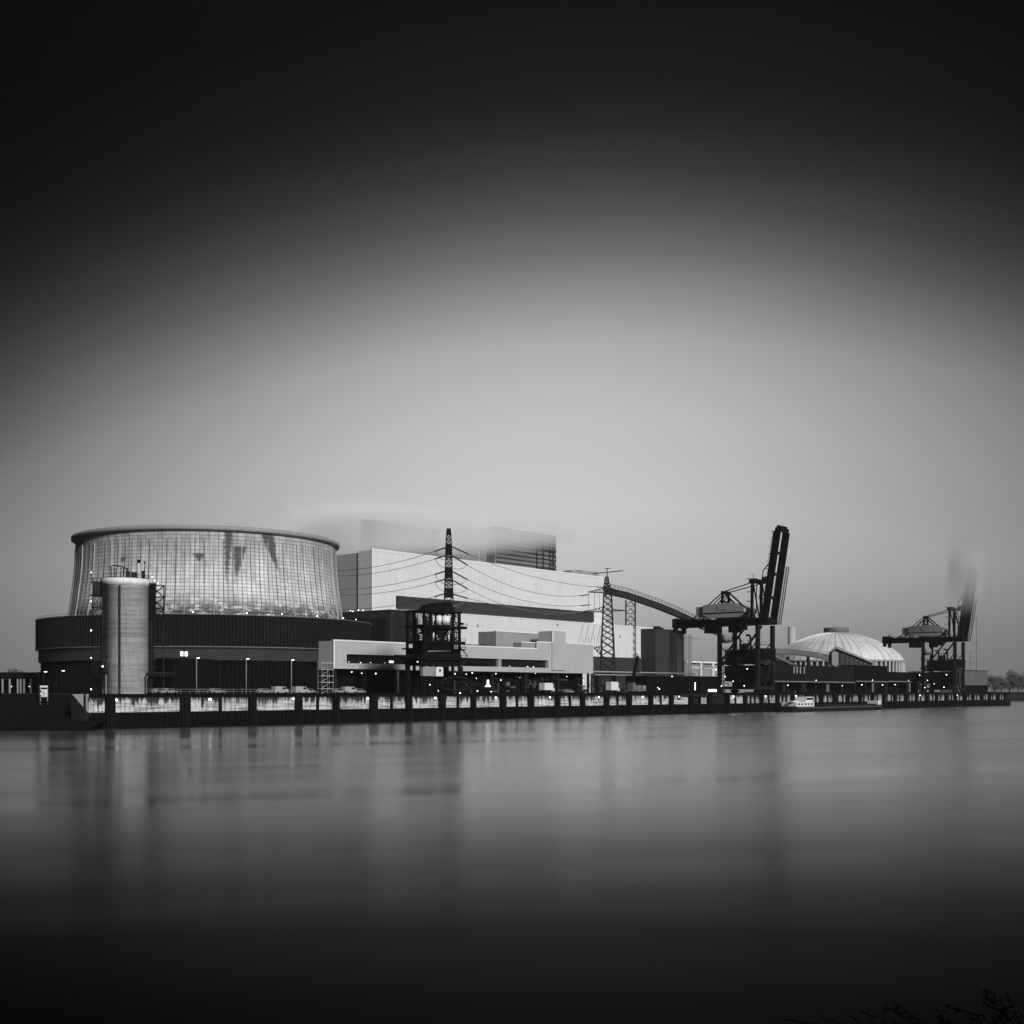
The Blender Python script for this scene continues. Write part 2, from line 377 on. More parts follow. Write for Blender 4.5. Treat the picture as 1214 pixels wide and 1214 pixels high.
for px, k in ((136, 0), (248, 0), (346.5, 0), (435, 0), (515, 0), (587, 0), (651, 0), (709, 0), (761, 0), (804, 0), (869, 1), (907, 1), (943, 1), (975, 1), (1010, 1), (1062, 1), (1090, 1), (1134, 1)):
    s0 = S(px, 0); e = .36 if not k else .26
    MB().box(s0 - e, s0 + e, -.4, -.3, 6.35, 6.35 + 1.5*e).build('berth_light', M['lampsoft'] if not k else M['lamp'], qw)
wg = MB().add([(-2.4, 3.0, 7.95), (.3, -.1, 7.95), (.3, -.1, 3.1), (-2.4, 3.6, 7.95), (.3, .6, 7.95), (.3, .6, 3.1)], [(0, 2, 1), (3, 4, 5), (0, 1, 4, 3), (0, 3, 5, 2)])
tag(wg.build('wing_wall', M['mid'], loc=P(0, 0, 0), rz=ANG), 'grey sloping wing wall closing the quay at its grassy end', 'wing wall')
rl = MB()
for i in range(24):
    s0 = 4 + i * 2.6; rl.bar((s0, 0, 0), (s0, 0, 1.1), .06)
rl.bar((4, 0, 1.1), (64, 0, 1.1), .06); rl.bar((4, 0, .55), (64, 0, .55), .05)
tag(rl.build('railing', M['galv'], loc=P(0, 1.0, 8.0), rz=ANG), 'thin metal railing on the quay edge in front of the silo', 'railing')

# ------------------------------------------------------------------ cooling tower
TC = Vector((-119.0, 480.0))
ct = thing('cooling_tower', 'squat concrete cooling tower with flaring rim above a black clad ring', 'cooling tower', (TC.x, TC.y, G), math.atan2(.2427, .970))
NR = 96
prof = [(52.4, 26.2), (51.6, 31), (50.9, 36), (50.2, 41), (49.7, 46), (49.4, 50), (49.3, 54.5), (49.4, 57.4)]
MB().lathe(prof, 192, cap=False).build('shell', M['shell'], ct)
MB().lathe([(49.4, 57.3), (50.6, 57.7), (50.9, 57.9), (50.9, 59.0), (50.2, 59.3), (48.6, 59.3), (48.4, 57.4)], 192, cap=False).build('rim', M['mid'], ct)
for sel, hw, dp, m_ in ((0, .17, .36, 'concrete'), (1, .13, .2, 'grey')):
    rb = MB()
    for k in range(NR):
        a = 2*math.pi*(k + .5)/NR
        if (k % 3 == 0) != (sel == 0) or math.cos(a + math.pi/2) < -.35: continue
        ca, sa = math.cos(a), math.sin(a); vs = []
        for r, z in prof[:7]:
            for o_, q_ in ((-hw, -.1), (-hw, dp), (hw, dp), (hw, -.1)): vs.append(((r+q_)*ca - o_*sa, (r+q_)*sa + o_*ca, z))
        rb.add(vs, [(4*i+j, 4*i+(j+1) % 4, 4*i+4+(j+1) % 4, 4*i+4+j) for i in range(6) for j in range(3)])
    rb.build('shell_ribs', M[m_], ct)
def corr(r, z0, z1, n, d):
    m = MB(); vs = []
    for k in range(n):
        for f, rr in ((0, r), (.3, r), (.5, r - d), (.8, r - d)):
            a = 2*math.pi*(k+f)/n; vs += [(rr*math.cos(a), rr*math.sin(a), z0), (rr*math.cos(a), rr*math.sin(a), z1)]
    N = len(vs)//2
    return m.add(vs, [(2*i, 2*((i+1) % N), 2*((i+1) % N)+1, 2*i+1) for i in range(N)])
corr(63.4, 16.2, 27.0, 300, .45).build('ring_cladding', M['dark'], ct)
MB().lathe([(63.0, 26.9), (52.0, 26.9)], 128, cap=False, sm=False).build('ring_roof', M['grey'], ct)
MB().lathe([(63.6, 27.0), (63.6, 27.25), (63.0, 27.25)], 192, cap=False).lathe([(63.6, 15.9), (63.6, 16.2)], 192, cap=False).build('ring_trim', M['grey'], ct)
MB().lathe([(62.4, 11.4), (62.4, 16.2)], 160, cap=False).build('ring_band', M['band'], ct)
corr(61.6, 0, 11.4, 260, .5).build('air_inlet', M['darker'], ct)
rl = MB()
for k in range(120):
    a = 2*math.pi*k/120; rl.bar((62.8*math.cos(a), 62.8*math.sin(a), 27.2), (62.8*math.cos(a), 62.8*math.sin(a), 28.0), .06)
rl.lathe([(62.8, 27.95), (62.8, 28.05)], 120, cap=False).build('roof_railing', M['steel2'], ct)
for a in (-78, -66, -52, -38, -95, -104, -28):
    a = R(a); MB().ball((61.5*math.cos(a), 61.5*math.sin(a), 28), .3, 5).build('roof_lamp', M['lamp'], ct)
an = thing('annex_building', 'low dark annex in front of the cooling tower ring with two lit windows', 'annex', at(229, 402))
MB().box(-8, 8, 0, 9, 0, 11.2).build('wall', M['darker'], an)
MB().box(-8.2, 8.2, -.3, 9.2, 11.2, 11.6).build('roof', M['steel2'], an)
for k in (-4.6, -2.9):
    MB().box(k - .5, k + .5, -.35, -.2, 12.2, 13.7).build('window', M['window_lit'], an); MB().box(k - .7, k + .7, -.2, 0, 11.6, 14.2).build('window_box', M['steel2'], an)

# ------------------------------------------------------------------ silo and its steelwork
SI = Vector((-95.3, 302.0))
si = thing('concrete_silo', 'tall round concrete silo with banded weathering beside the quay', 'silo', (SI.x, SI.y, G), math.atan2(.3, .95))
MB().lathe([(5.64, 0), (5.64, 26.6), (5.75, 26.6), (5.75, 28.0), (5.5, 28.3)], 72).build('body', M['silo'], si)
MB().box(-1.75, -1.25, -5.75, -5.2, 0, 26.4).build('cable_duct', M['steel2'], si)
rp = MB()
rp.tube([(-3.5, -2.5, 28.2), (-3.5, -2.5, 31.2), (-2.9, -2.5, 31.5), (-.6, -2.5, 31.1), (.6, -2.5, 30.4)], .16, 6)
for k in (-2.6, -1.2, -.6, .3): rp.tube([(k, -2.2, 28.2), (k, -2.2, 30.9)], .13, 6)
rp.build('roof_pipes', M['steel'], si)
MB().box(-.1, 1.0, -2.6, -1.4, 28.2, 30.2).box(1.2, 2.6, -2.8, -1.2, 28.2, 29.9).box(3.6, 4.4, -2, -1, 28.2, 30.4).build('roof_machinery', M['steel2'], si)
sk = MB().tube([(3.0, -2.5, 28.2), (3.0, -2.5, 32.2)], .32, 10).build('vent_stack', M['palepaint'], si)
MB().tube([(3.0, -2.5, 32.2), (3.0, -2.5, 33.0)], .42, 10).build('stack_cap', M['steel'], sk)
s2 = MB().tube([(4.4, -2.2, 28.2), (4.4, -2.2, 32.1)], .1, 6).build('vent_stack', M['steel'], si)
MB().ball((4.4, -2.2, 32.4), .38, 6).build('stack_cap', M['steel'], s2)
rr = MB().lathe([(5.6, 29.2), (5.6, 29.28)], 48, cap=False)
for k in range(24): a = R(k*15); rr.bar((5.6*math.cos(a), 5.6*math.sin(a), 28), (5.6*math.cos(a), 5.6*math.sin(a), 29.25), .06)
rr.build('roof_railing', M['steel'], si)
stt = thing('stair_tower', 'dark steel stair tower climbing the left side of the silo', 'stair tower', (SI.x - 7.0, SI.y - .6, G), math.atan2(.3, .95))
f = MB()
for i in (-1, 1):
    for j in (-1, 1): f.bar((i*.95, j*1.2, 0), (i*.95, j*1.2, 28.6), .18)
f.build('frame', M['steel'], stt)
for k in range(9):
    z = 2.6 + k * 3.1; big = k % 2
    MB().box(-1.25 - .4*big, 1.5, -1.4, 1.4, z, z + .15).bar((-1.2, -1.35, z + 1.0), (1.4, -1.35, z + 1.0), .09).bar((-1.2, -1.35, z + .5), (1.4, -1.35, z + .5), .07).build('landing', M['steel'], stt)
    MB().bar((-.9 if big else .9, -.8, z - 3.0), (.9 if big else -.9, -.8, z), .5, .16).build('stair_flight', M['steel2'], stt)
MB().box(-1.0, 1.3, -1.3, 1.3, 24.0, 27.6).build('cable_cabinet', M['steel2'], stt)
for z in (29.8, 22.7, 15.6, 8.9, 1.2): MB().ball((-1.3, -1.5, z), .19, 5).build('lamp', M['lamp'], stt)
be = thing('lattice_elevator', 'black lattice elevator tower standing against the right side of the silo', 'elevator tower', (SI.x + 7.4, SI.y + 1.0, G), math.atan2(.3, .95))
MB().lattice((0, 0), 18.2, 26.9, 3.2, 3.2, 3, .24, 2.4, 2.4).build('truss', M['steel'], be)
MB().box(-1.9, -.3, -.9, .9, 17, 27.4).build('hoist_casing', M['steel'], be)
for i in (-1.5, 1.5): MB().box(i - .12, i + .12, -1.1, -.9, 0, 18.2).build('leg', M['steel2'], be)
MB().box(-1.6, 1.6, -1.2, 1.2, 12.0, 12.2).box(-1.6, 1.6, -1.2, 1.2, 6.5, 6.7).box(-1.9, -.9, -1, 1, 0, 18).build('platform', M['steel'], be)
for p_ in ((-.6, -1, 28.0), (.1, -1, 27.4), (-1.2, -1, 28.9)): MB().ball(p_, .17, 5).build('lamp', M['lamp'], be)
dv = thing('davit_platform', 'dark raised platform with a small tilted davit at the foot of the silo', 'platform', (SI.x - 3.6, SI.y - 6.3, G), 0)
MB().box(-2.8, 1.0, -.6, .6, 4.9, 5.2).box(-2.6, -.6, -.5, .5, 5.2, 7.2).build('deck', M['steel'], dv)
for i in (-2.6, .8): MB().bar((i, 0, 0), (i, 0, 4.9), .22).build('leg', M['galv'] if i > 0 else M['steel'], dv)
MB().bar((-.1, 0, 5.2), (1.0, 0, 9.2), .2).box(.75, 1.15, -.2, .2, 8.9, 9.4).build('davit_arm', M['steel'], dv)
MB().ball((.1, -.5, 6.7), .24, 5).build('lamp', M['lamp'], dv)
pg = thing('pipe_arch', 'dark bent pipe gantry beside the foot of the silo', 'pipe gantry', at(172, 300), 0)
MB().tube([(0, 0, 0), (0, 0, 4.2), (.3, 0, 4.9), (1.0, 0, 5.2), (7.6, 0, 5.1)], .22, 8).tube([(.6, .5, 0), (.6, .5, 3.9), (1.2, .5, 4.6), (7.6, .5, 4.6)], .16, 8).build('pipe', M['steel2'], pg)
for k in (7.4, 3.6): MB().bar((k, .25, 0), (k, .25, 4.9), .15).build('support', M['steel'], pg)

# ------------------------------------------------------------------ main hall and what stands round it
s0, s1 = S(441, 160), S(719, 160); HT = Z(652, s0, 160)
mh = thing('boiler_hall', 'huge pale clad power station hall crossed by a dark horizontal band', 'power station', P(s0, 160))
L = s1 - s0; h = HT - G
MB().box(0, L, 0, 9.3, 0, h).build('front_wall', M['white'], mh)
MB().box(.5, L, 9.3, 70, 0, h - .6).build('rear_wall', M['pale'], mh)
MB().box(-.15, L + .15, -.15, .6, h, h + .7).build('parapet', M['white_trim'], mh)
MB().box(-.12, .5, -.12, .3, 0, h).build('corner_trim', M['white_trim'], mh)
MB().box(L - .5, L + .12, -.12, .3, 0, h).build('corner_trim', M['pale'], mh)
b0, b1 = S(469.3, 160) - s0, S(701.5, 160) - s0
MB().box(b0, b1, -1.6, 0, Z(720.6, s0 + b0, 160) - G, Z(706.4, s0 + b0, 160) - G).build('dark_band', M['band'], mh)
rx = S(674, 170) - s0
MB().box(rx, rx + 8, 8, 14, h, h + 3.6).box(rx + 8.5, rx + 26, 8, 16, h, h + 4.3).build('roof_plant', M['mid'], mh)
for a, b, t_, yt, m_, nm, lb in ((436, 520, 186, 622, 'louvre', 'boiler_house', 'pale louvred boiler house fading into fog above the left of the hall'),
                             (549, 587, 190, 628, 'pale', 'lift_shaft_house', 'narrow pale shaft house half lost in fog between the two louvred blocks'),
                             (587, 658.5, 184, 630, 'louvre', 'boiler_house', 'dark louvred boiler house with bracing at its right end, clear of the fog')):
    a_, b_ = S(a, t_), S(b, t_); zt = Z(yt, (a_ + b_)/2, t_) - HT + 3
    bh = thing(nm, lb, 'boiler house', P(a_, t_, HT - 3), group='boiler houses on the hall roof' if m_ == 'louvre' else None)
    w_ = b_ - a_
    MB().box(0, w_, 0, 4.5 if a < 500 else 34, 0, zt).build('wall', M[m_], bh)
    if m_ == 'louvre':
        m = MB()
        for k in range(11): m.box(.3, w_ - .3, -.35, .01, 1.5 + k*(zt-2)/11, 1.5 + k*(zt-2)/11 + .55)
        m.build('louvres', M['band'], bh)
        for x_ in (0.05, w_ - .05): MB().box(x_ - .25, x_ + .25, -.4, .2, 0, zt).build('corner_trim', M['mid'], bh)
        if a > 500:
            m = MB()
            for x_ in (w_ - 18, w_ - 12, w_ - 6, w_ - 3): m.bar((x_, -.7, 0), (x_, -.7, zt - 5), .35)
            for k in range(3): z_ = 4 + k*5.5; m.bar((w_ - 18, -.7, z_ + 4), (w_, -.7, z_ + 4), .3); m.bar((w_ - 6, -.75, z_), (w_, -.75, z_ + 4), .3); m.bar((w_, -.75, z_), (w_ - 6, -.75, z_ + 4), .3)
            m.build('bracing', M['band'], bh)
    else:
        MB().box(w_*.48 - .3, w_*.48 + .3, -.35, 0, 0, zt).build('corner_trim', M['white_trim'], bh)
# turbine hall in front
a_, b_ = S(500, 148), S(776.5, 148); zt = Z(745.3, b_, 148) - G; w_ = b_ - a_
th = thing('turbine_hall', 'long pale turbine hall below the dark band with a grey plinth at its right', 'turbine hall', P(a_, 148))
MB().box(0, w_, 0, 11.8, 0, zt).build('wall', M['white'], th)
x0_ = S(700, 148) - a_
for px, py in ((618, 733.5), (566, 742), (661, 741), (735, 755)): x_ = S(px, 148) - a_; z_ = Z(py, a_ + x_, 148) - G; MB().box(x_ - .7, x_ + .7, -.12, .05, z_ - .6, z_ + .7).build('wall_vent', M['mid'], th)
MB().box(x0_, w_ - .3, -.6, 0, 0, Z(781, b_, 148) - G).build('plinth', M['band'], th)
MB().box(-.1, w_ + .1, -.2, .6, zt, zt + .55).build('parapet', M['white_trim'], th)
for px in (753, 761, 769.5):
    x_ = S(px, 148) - a_; z_ = Z(776, a_ + x_, 148) - G
    MB().bar((x_ - 1.6, -.9, z_ - .5), (x_, -.9, z_ + .6), .3).bar((x_, -.9, z_ + .6), (x_ + 1.9, -.9, z_ - .5), .3).bar((x_, -.9, z_), (x_, 0, z_), .2).build('vent_hood', M['steel2'], th)
pm = MB()
for k, px in enumerate((690, 697, 704, 711)):
    x_ = S(px, 148) - a_; z0_ = Z(763, a_ + x_, 148) - G; z1_ = Z(741, a_ + x_, 148) - G
    pm.bar((x_ - 3.5, -.5, z0_), (x_ + .3, -.5, z1_), .12); pm.bar((x_, -.5, z0_), (x_, -.5, z0_ + 4.5), .12)
pm.build('cable_struts', M['mid'], th)
# dark end block
a_, b_ = S(777, 138), S(811, 138)
db = thing('dark_block', 'dark windowless block closing the right end of the pale halls', 'building', P(a_, 138)); zt = Z(746, a_, 138) - G
MB().box(0, b_ - a_, 0, 24, 0, zt).build('wall', M['band'], db); MB().box(-.15, b_ - a_ + .15, -.15, 24, zt, zt + .4).build('parapet', M['steel2'], db)
MB().box(7, 10, 3, 6, zt, zt + 2.2).box(11.5, 13, 3, 6, zt, zt + 1.6).build('roof_plant', M['steel2'], db)
# dark block beside the cooling tower
a_, b_ = S(463, 122), S(492.5, 122)
sg = thing('switchgear_building', 'dark grey switchgear block between cooling tower and lattice mast', 'building', P(a_, 122)); zt = Z(723.5, a_, 122) - G
MB().box(0, b_ - a_ - .1, 0, 34, 0, zt).build('wall', M['band'], sg); MB().box(-.15, b_ - a_ + .05, -.15, 34, zt, zt + .35).build('parapet', M['steel2'], sg)
for y_, z_ in ((20, .9), (25, .9), (17, .7), (23.5, .5)): MB().ball((.2, y_, zt + z_), .39, 5).build('roof_lamp', M['lampsoft'], sg)
MB().ball((-.4, 22, zt - 4), .35, 5).build('wall_lamp', M['lamp'], sg)
MB().box(-14, -.1, 3, 30, 0, zt - 3.8).build('side_wing', M['darker'], sg)

# ------------------------------------------------------------------ office gallery along the quay
def sub(name, m, parent, *boxes):
    q_ = MB()
    for b in boxes: q_.box(*b)
    return q_.build(name, m, parent)
TO = 45; oa = S(395.7, TO); ob = S(703.3, TO)
of = thing('office_building', 'long raised pale office gallery with a dark ribbon window over an open dark undercroft', 'office building', P(oa, TO))
zb = Z(792.6, oa, TO) - G; zt = Z(759.6, oa, TO) - G; L = ob - oa; DEP = 7.2
w0, w1, wz0, wz1 = S(411, TO) - oa, S(650, TO) - oa, Z(786.2, S(411, TO), TO) - G, Z(775.4, S(411, TO), TO) - G
r1 = S(637, TO) - oa
sub('wall', M['pale'], of, (0, w0, 0, DEP, zb, zt), (w0, w1, 0, DEP, zb, wz0), (w0, w1, 0, DEP, wz1, zt), (w1, L, 0, DEP, zb, zt))
sub('upper_wall', M['pale'], of, (r1, L, .0, DEP, zt + .002, zt + 2.7))
sub('parapet', M['white_trim'], of, (-.1, r1, -.12, .5, zt, zt + .42), (r1, S(655, TO) - oa, -.12, .5, zt + 2.7, zt + 3.1), (S(672, TO) - oa, L + .1, -.12, .5, zt + 2.7, zt + 3.1), (r1 - .2, r1, -.12, .5, zt + .42, zt + 3.1))
sub('corner_trim', M['white_trim'], of, (-.12, .35, -.14, .3, zb, zt))
win = sub('ribbon_window', M['glass'], of, (w0 + .01, w1 - .01, 1.4, 1.7, wz0, wz1))
k = w0 + 3
while k < w1 - 1: sub('mullion', M['steel2'], win, (k - .12, k + .12, 1.15, 1.38, wz0, wz1)); k += 3.4
pr = S(593, TO) - oa; sub('pier', M['mid'], of, (pr - .9, pr + .9, .15, 1.3, wz0, wz1))
for px in (416, 430, 442, 459, 545, 562, 607, 628, 635):
    x_ = S(px, TO) - oa; MB().ball((x_, 1.0, wz0 + rnd.uniform(.25, .5)), rnd.uniform(.16, .28), 5).build('desk_lamp', M['lampsoft'], of)
x_ = S(467, TO) - oa; sub('lit_window', M['window_lit'], of, (x_ - 1.2, x_ + 1.0, 1.2, 1.38, wz0 + .5, wz0 + 1.2))
for px in (400, 435, 474, 512, 548, 586, 626, 664, 700):
    x_ = S(px, TO) - oa; MB().box(x_ - .4, x_ + .4, .8, 1.6, 0, zb).build('column', M['mid' if px == 474 else 'steel2'], of)
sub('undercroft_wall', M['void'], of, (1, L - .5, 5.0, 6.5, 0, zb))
for px, ww in ((420, 5), (446, 5.5), (600, 4), (620, 3.5), (560, 4), (680, 4)):
    x_ = S(px, TO) - oa; sub('loading_door', M['darker'], of, (x_ - ww, x_ + ww*.6, 4.7, 5.0, .3, zb*.72))
dg = MB(); x_ = S(545, TO) - oa
dg.bar((x_, -.12, zt - .3), (x_ + 4.2, -.12, zt - 3.6), .7, .16); dg.build('drain_stripe', M['mid'], of)
sub('roof_edge_plant', M['steel2'], of, (S(541, TO) - oa, S(587, TO) - oa, 4, 6, zt, zt + 1.0))
b1_ = S(588, TO + 10) - oa; b2_ = S(652, TO + 10) - oa
rb_ = thing('penthouse_block', 'flat pale penthouse block on the roof of the office gallery', 'penthouse', P(S(588, TO + 12), TO + 12))
pw = S(651.5, TO + 12) - S(588, TO + 12); ph = Z(748.4, S(588, TO + 12), TO + 12) - G
sub('wall', M['mid'], rb_, (0, pw, 0, 9, 0, ph)); sub('parapet', M['white_trim'], rb_, (-.1, pw + .1, -.15, .5, ph, ph + .4))
sf = thing('stair_core', 'pale square stair core rising through the office roof beside the penthouse', 'stair core', P(S(655, TO - .6), TO - .6))
cw = S(670.5, TO) - S(655, TO); ch = Z(748.2, S(655, TO), TO) - G
sub('wall', M['pale'], sf, (0, cw, 0, 7, zb + 1, ch)); sub('trim', M['white_trim'], sf, (-.15, .4, -.15, .3, zt + 2.8, ch + .35), (.4, cw, -.15, .4, ch, ch + .35))
lb = thing('roof_cabin', 'small grey plant cabin on the office roof below the penthouse', 'cabin', P(S(620.5, TO - .8), TO - .8, G + zt + .43))
lw_ = S(636.6, TO) - S(620.5, TO); sub('wall', M['mid'], lb, (0, lw_, 1, 5, 0, 1.9)); sub('roof', M['white_trim'], lb, (-.1, lw_, .8, 5.1, 1.9, 2.25))
gl_ = MB()
for px in (403, 418, 434, 452, 529, 553, 565, 589, 601, 617, 639, 659, 677, 694):
    x_ = S(px, TO) - oa; MB().ball((x_, rnd.uniform(0, 3), rnd.uniform(zb*.55, zb - .3)), rnd.uniform(.13, .26), 5).build('ceiling_lamp', M['lamp'], of)
# scaffold stair at its left end
sc_ = thing('scaffold_stair', 'pale scaffold stair tower under the left end of the office gallery', 'scaffold', P(S(386, 40), 40))
m = MB()
for i in (-2.3, 0, 2.3):
    for j in (-.9, .9): m.bar((i, j, 0), (i, j, 10.2), .12)
m.build('frame', M['galv'], sc_)
for k in range(5): MB().box(-2.5, 2.5, -1, 1, 1.4 + k*2, 1.55 + k*2).build('deck', M['palepaint'], sc_); MB().bar((-1.8, 0, 1.5 + k*2 - 2 + .1 if k else 0), (1.8, 0, 1.4 + k*2), .5, .12).build('ladder', M['galv'], sc_)

# ------------------------------------------------------------------ lattice masts and lines
T1 = 80; sp1 = S(532, T1); Y1 = P(sp1, T1).y; k1 = Y1 / F
def z1(py): return CAMZ + (HY - py) * k1 - G
def w1_(px): return px * k1 * .92
ma = thing('lattice_mast', 'tall slender lattice mast with dark and white painted sections, lines leaving both sides', 'power pylon', P(sp1, T1), ANG - R(50))
secs = [(820, 735, 20, 12.6, 7, 'steel'), (735, 708, 12.6, 10.8, 3, 'steel'), (708, 698, 10.8, 10, 3, 'band'), (698, 685, 10, 9.3, 3, 'galv'), (685, 673, 9.3, 8.5, 3, 'band'),
        (673, 658, 8.5, 7.6, 3, 'galv'), (658, 645.5, 7.6, 6.8, 3, 'band'), (645.5, 634, 6.8, 5.6, 2, 'white_trim'), (634, 627, 5.6, 4.2, 2, 'mid')]
for ya, yb, wa, wb, n, m_ in secs:
    q_ = MB(); dense = m_ == 'band' or yb == 627
    q_.lattice((0, 0), z1(ya), z1(yb), w1_(wa), w1_(wb), n, .36, None, None, .2)
    if dense: q_.lattice((0, 0), z1(ya), z1(yb), w1_(wa)*.97, w1_(wb)*.97, n*2, .16, None, None, .27)
    q_.build('mast_section', M['steel' if dense else 'steel2' if ya > 640 else 'mid'], ma)
for y_ in (651, 661, 678, 688, 703): MB().box(-w1_(4.6), w1_(4.6), -w1_(4.6), w1_(4.6), z1(y_) - .15, z1(y_) + .15).build('cross_frame', M['steel'], ma)
T2 = 70; sp2 = S(720.3, T2); k2 = P(sp2, T2).y / F
def z2(py): return CAMZ + (HY - py) * k2 - G
mb_ = thing('lattice_pylon', 'grey lattice pylon with crossarms on its left, in front of the pale hall', 'power pylon', P(sp2, T2), 0)
q_ = MB().lattice((0, 0), 0, z2(760), 18*k2, 14*k2, 7, .42, None, None, .34, hor=False).lattice((0, 0), z2(760), z2(699), 14*k2, 8.4*k2, 9, .38, None, None, .3, hor=False)
q_.lattice((-.4, 0), z2(699), z2(684), 8.0*k2, 3.4*k2, 4, .32, None, None, .26); q_.tube([(-.2, 0, z2(684)), (-.2, 0, z2(674))], .22, 6); q_.build('tower', M['steel2'], mb_)
def arm(parent, x0, x1, za, zb_, y=0, m_='steel2', n=5):
    q_ = MB()
    for j in (-.7, .7): q_.bar((x0, y + j, za), (x1, y + j*.2, za + (zb_-za)*.2), .3); q_.bar((x0, y + j, zb_), (x1, y + j*.2, za + (zb_-za)*.2), .26)
    for i in range(n):
        f, g_ = i/n, (i+.5)/n; q_.bar((x0+(x1-x0)*f, y-.6*(1-f), za), (x0+(x1-x0)*g_, y+.6*(1-g_), zb_+(za-zb_)*.8*g_), .2)
        q_.bar((x0+(x1-x0)*g_, y+.6*(1-g_), zb_+(za-zb_)*.8*g_), (x0+(x1-x0)*(i+1)/n, y-.6*(1-f), za), .2)
    return q_.build('crossarm', M[m_], parent)
X2 = lambda px: (px - 720.3) * k2
arm(mb_, X2(717), X2(697.5), z2(703), z2(697)); arm(mb_, X2(717), X2(696), z2(726), z2(719)); arm(mb_, X2(725), X2(742.5), z2(724.5), z2(722.2), n=3)
arm(mb_, X2(713), X2(704), z2(766), z2(777), n=3); arm(mb_, X2(724), X2(735), z2(702), z2(697), n=3)
MB().bar((X2(702.5), 0, z2(680.2)), (X2(738.5), 0, z2(676.6)), .36).bar((X2(717), 0, z2(674)), (X2(723.5), 0, z2(674)), .3).build('top_arm', M['steel2'], mb_)
def line(label, pts, sag, ins0=0, ins1=0, rad=.11):
    a, b = Vector(pts[0]), Vector(pts[1]); n = 18; p = []
    for i in range(n + 1):
        f = i / n; q = a.lerp(b, f); q.z -= sag * 4 * f * (1 - f); p.append(q)
    o = Vector(a); root = thing('power_line', label, 'power line', o, 0, 'lines between the pylons')
    MB().tube([q - o for q in p], rad, 5).build('conductor', M['wire'], root)
    def at_f(f):
        q = a.lerp(b, f); q.z -= sag * 4 * f * (1 - f); return q - o
    L_ = (b - a).length
    if ins0:
        MB().tube([at_f(0), at_f(ins0 / L_)], .27, 6).build('insulator', M['insul'], root)
        e = at_f(ins0 / L_); MB().tube([e + Vector((0, 0, -.2)), e*.75 + Vector((0, 0, -2.2)), e*.4 + Vector((0, 0, -4.0)), e*.12 + Vector((0, 0, -4.8))], .1, 5).build('jumper', M['wire'], root)
    if ins1: MB().tube([at_f(1 - ins1 / L_), at_f(1)], .25, 6).build('insulator', M['insul'], root)
nm5 = ['topmost', 'second highest', 'middle', 'second lowest', 'lowest']
hl, tl = 238.4, 188
for (ya, yb), nm in zip(((649, 677), (658.5, 683), (677, 698.5), (686.5, 705), (703.5, 722)), nm5):
    zz = ma.location.z + z1(ya); side = Vector((-.9, 0, 0))
    p0 = Vector((ma.location.x - w1_(3.6), ma.location.y, zz)); e = P(hl, tl); e.z = Z(yb, hl, tl)
    line(f'{nm} power line running from the banded mast left past the cooling tower', (p0, e), 2.2, 9, 0)
for (ya, px, yb, sg_), nm in zip(((648, 718, 696.5, 3.5), (658, 698, 705, 6), (677, 699, 717, 5), (687, 697, 724, 6), (704, 697, 725.5, 2.5)), nm5):
    p0 = Vector((ma.location.x + w1_(3.6), ma.location.y, ma.location.z + z1(ya)))
    e = mb_.location + Vector((X2(px), 0, z2(yb)))
    line(f'{nm} power line drooping from the banded mast to the grey pylon on its right', (p0, e), sg_, 9, 6)
for px, nm in ((698, 'outermost'), (704.5, 'middle'), (711, 'innermost')):
    a = mb_.location + Vector((X2(px), 0, z2(702))); b = mb_.location + Vector((X2(px), 0, z2(725)))
    line(f'{nm} of three hanging cables between the crossarms of the grey pylon', (a, b), 0, 0, 0, .1)
# small gantry mast and pole right of the dark block
sg2 = S(818, 100); g2 = thing('gantry_mast', 'small pale lattice mast with a short arm right of the dark block', 'mast', P(sg2, 100), 0); k3 = P(sg2, 100).y / F
MB().lattice((0, 0), 0, (820-751)*k3, 3.6*k3, 3.2*k3, 12, .28, None, None, .22).lattice((-5*k3, 0), 0, (820-751)*k3, 1.6*k3, 1.6*k3, 12, .22, None, None, .16).build('tower', M['galv'], g2)
arm(g2, -7*k3, 14*k3, (820-756.5)*k3, (820-753)*k3, m_='mid')
g3 = thing('antenna_pole', 'thin pole carrying a sideways truss arm beside the columned hall', 'pole', P(S(833, 90), 90), 0)
MB().tube([(0, 0, 0), (0, 0, 19)], [.3, .15], 6).build('pole', M['mid'], g3); arm(g3, 0, 6.8, 13.2, 14.6, m_='mid')
MB().bar((-3, 0, 11.6), (3.4, 0, 14.2), .14).build('stay', M['steel2'], g3)

# ------------------------------------------------------------------ conveyor bridge from the hall to the quay
cb = thing('conveyor_bridge', 'arched enclosed conveyor bridge sloping from the hall down behind the first crane', 'conveyor', (0, 0, 0), 0)
path = [(719, 700.5, 700), (742, 705.5, 702), (760, 711.5, 704), (780, 718.5, 706), (800, 726.5, 708), (820, 736, 710), (832, 742, 711), (850, 749, 713), (872, 757, 715)]
pp = [at(a, Yy, b) for a, b, Yy in path]
def gallery(parent, pts, hh, ww, name, m_):
    q_ = MB(); vs = []
    for i, p in enumerate(pts):
        d = (pts[min(i+1, len(pts)-1)] - pts[max(i-1, 0)]); d.z = 0; d.normalize(); n_ = Vector((-d.y, d.x, 0)) * ww/2; u_ = Vector((0, 0, hh/2))
        vs += [p - n_ - u_, p + n_ - u_, p + n_ + u_, p - n_ + u_]
    fs = [(4*i+j, 4*i+(j+1) % 4, 4*i+4+(j+1) % 4, 4*i+4+j) for i in range(len(pts)-1) for j in range(4)] + [(0, 1, 2, 3), tuple(len(vs)-4+j for j in (3, 2, 1, 0))]
    return q_.add(vs, fs).build(name, m_, parent)
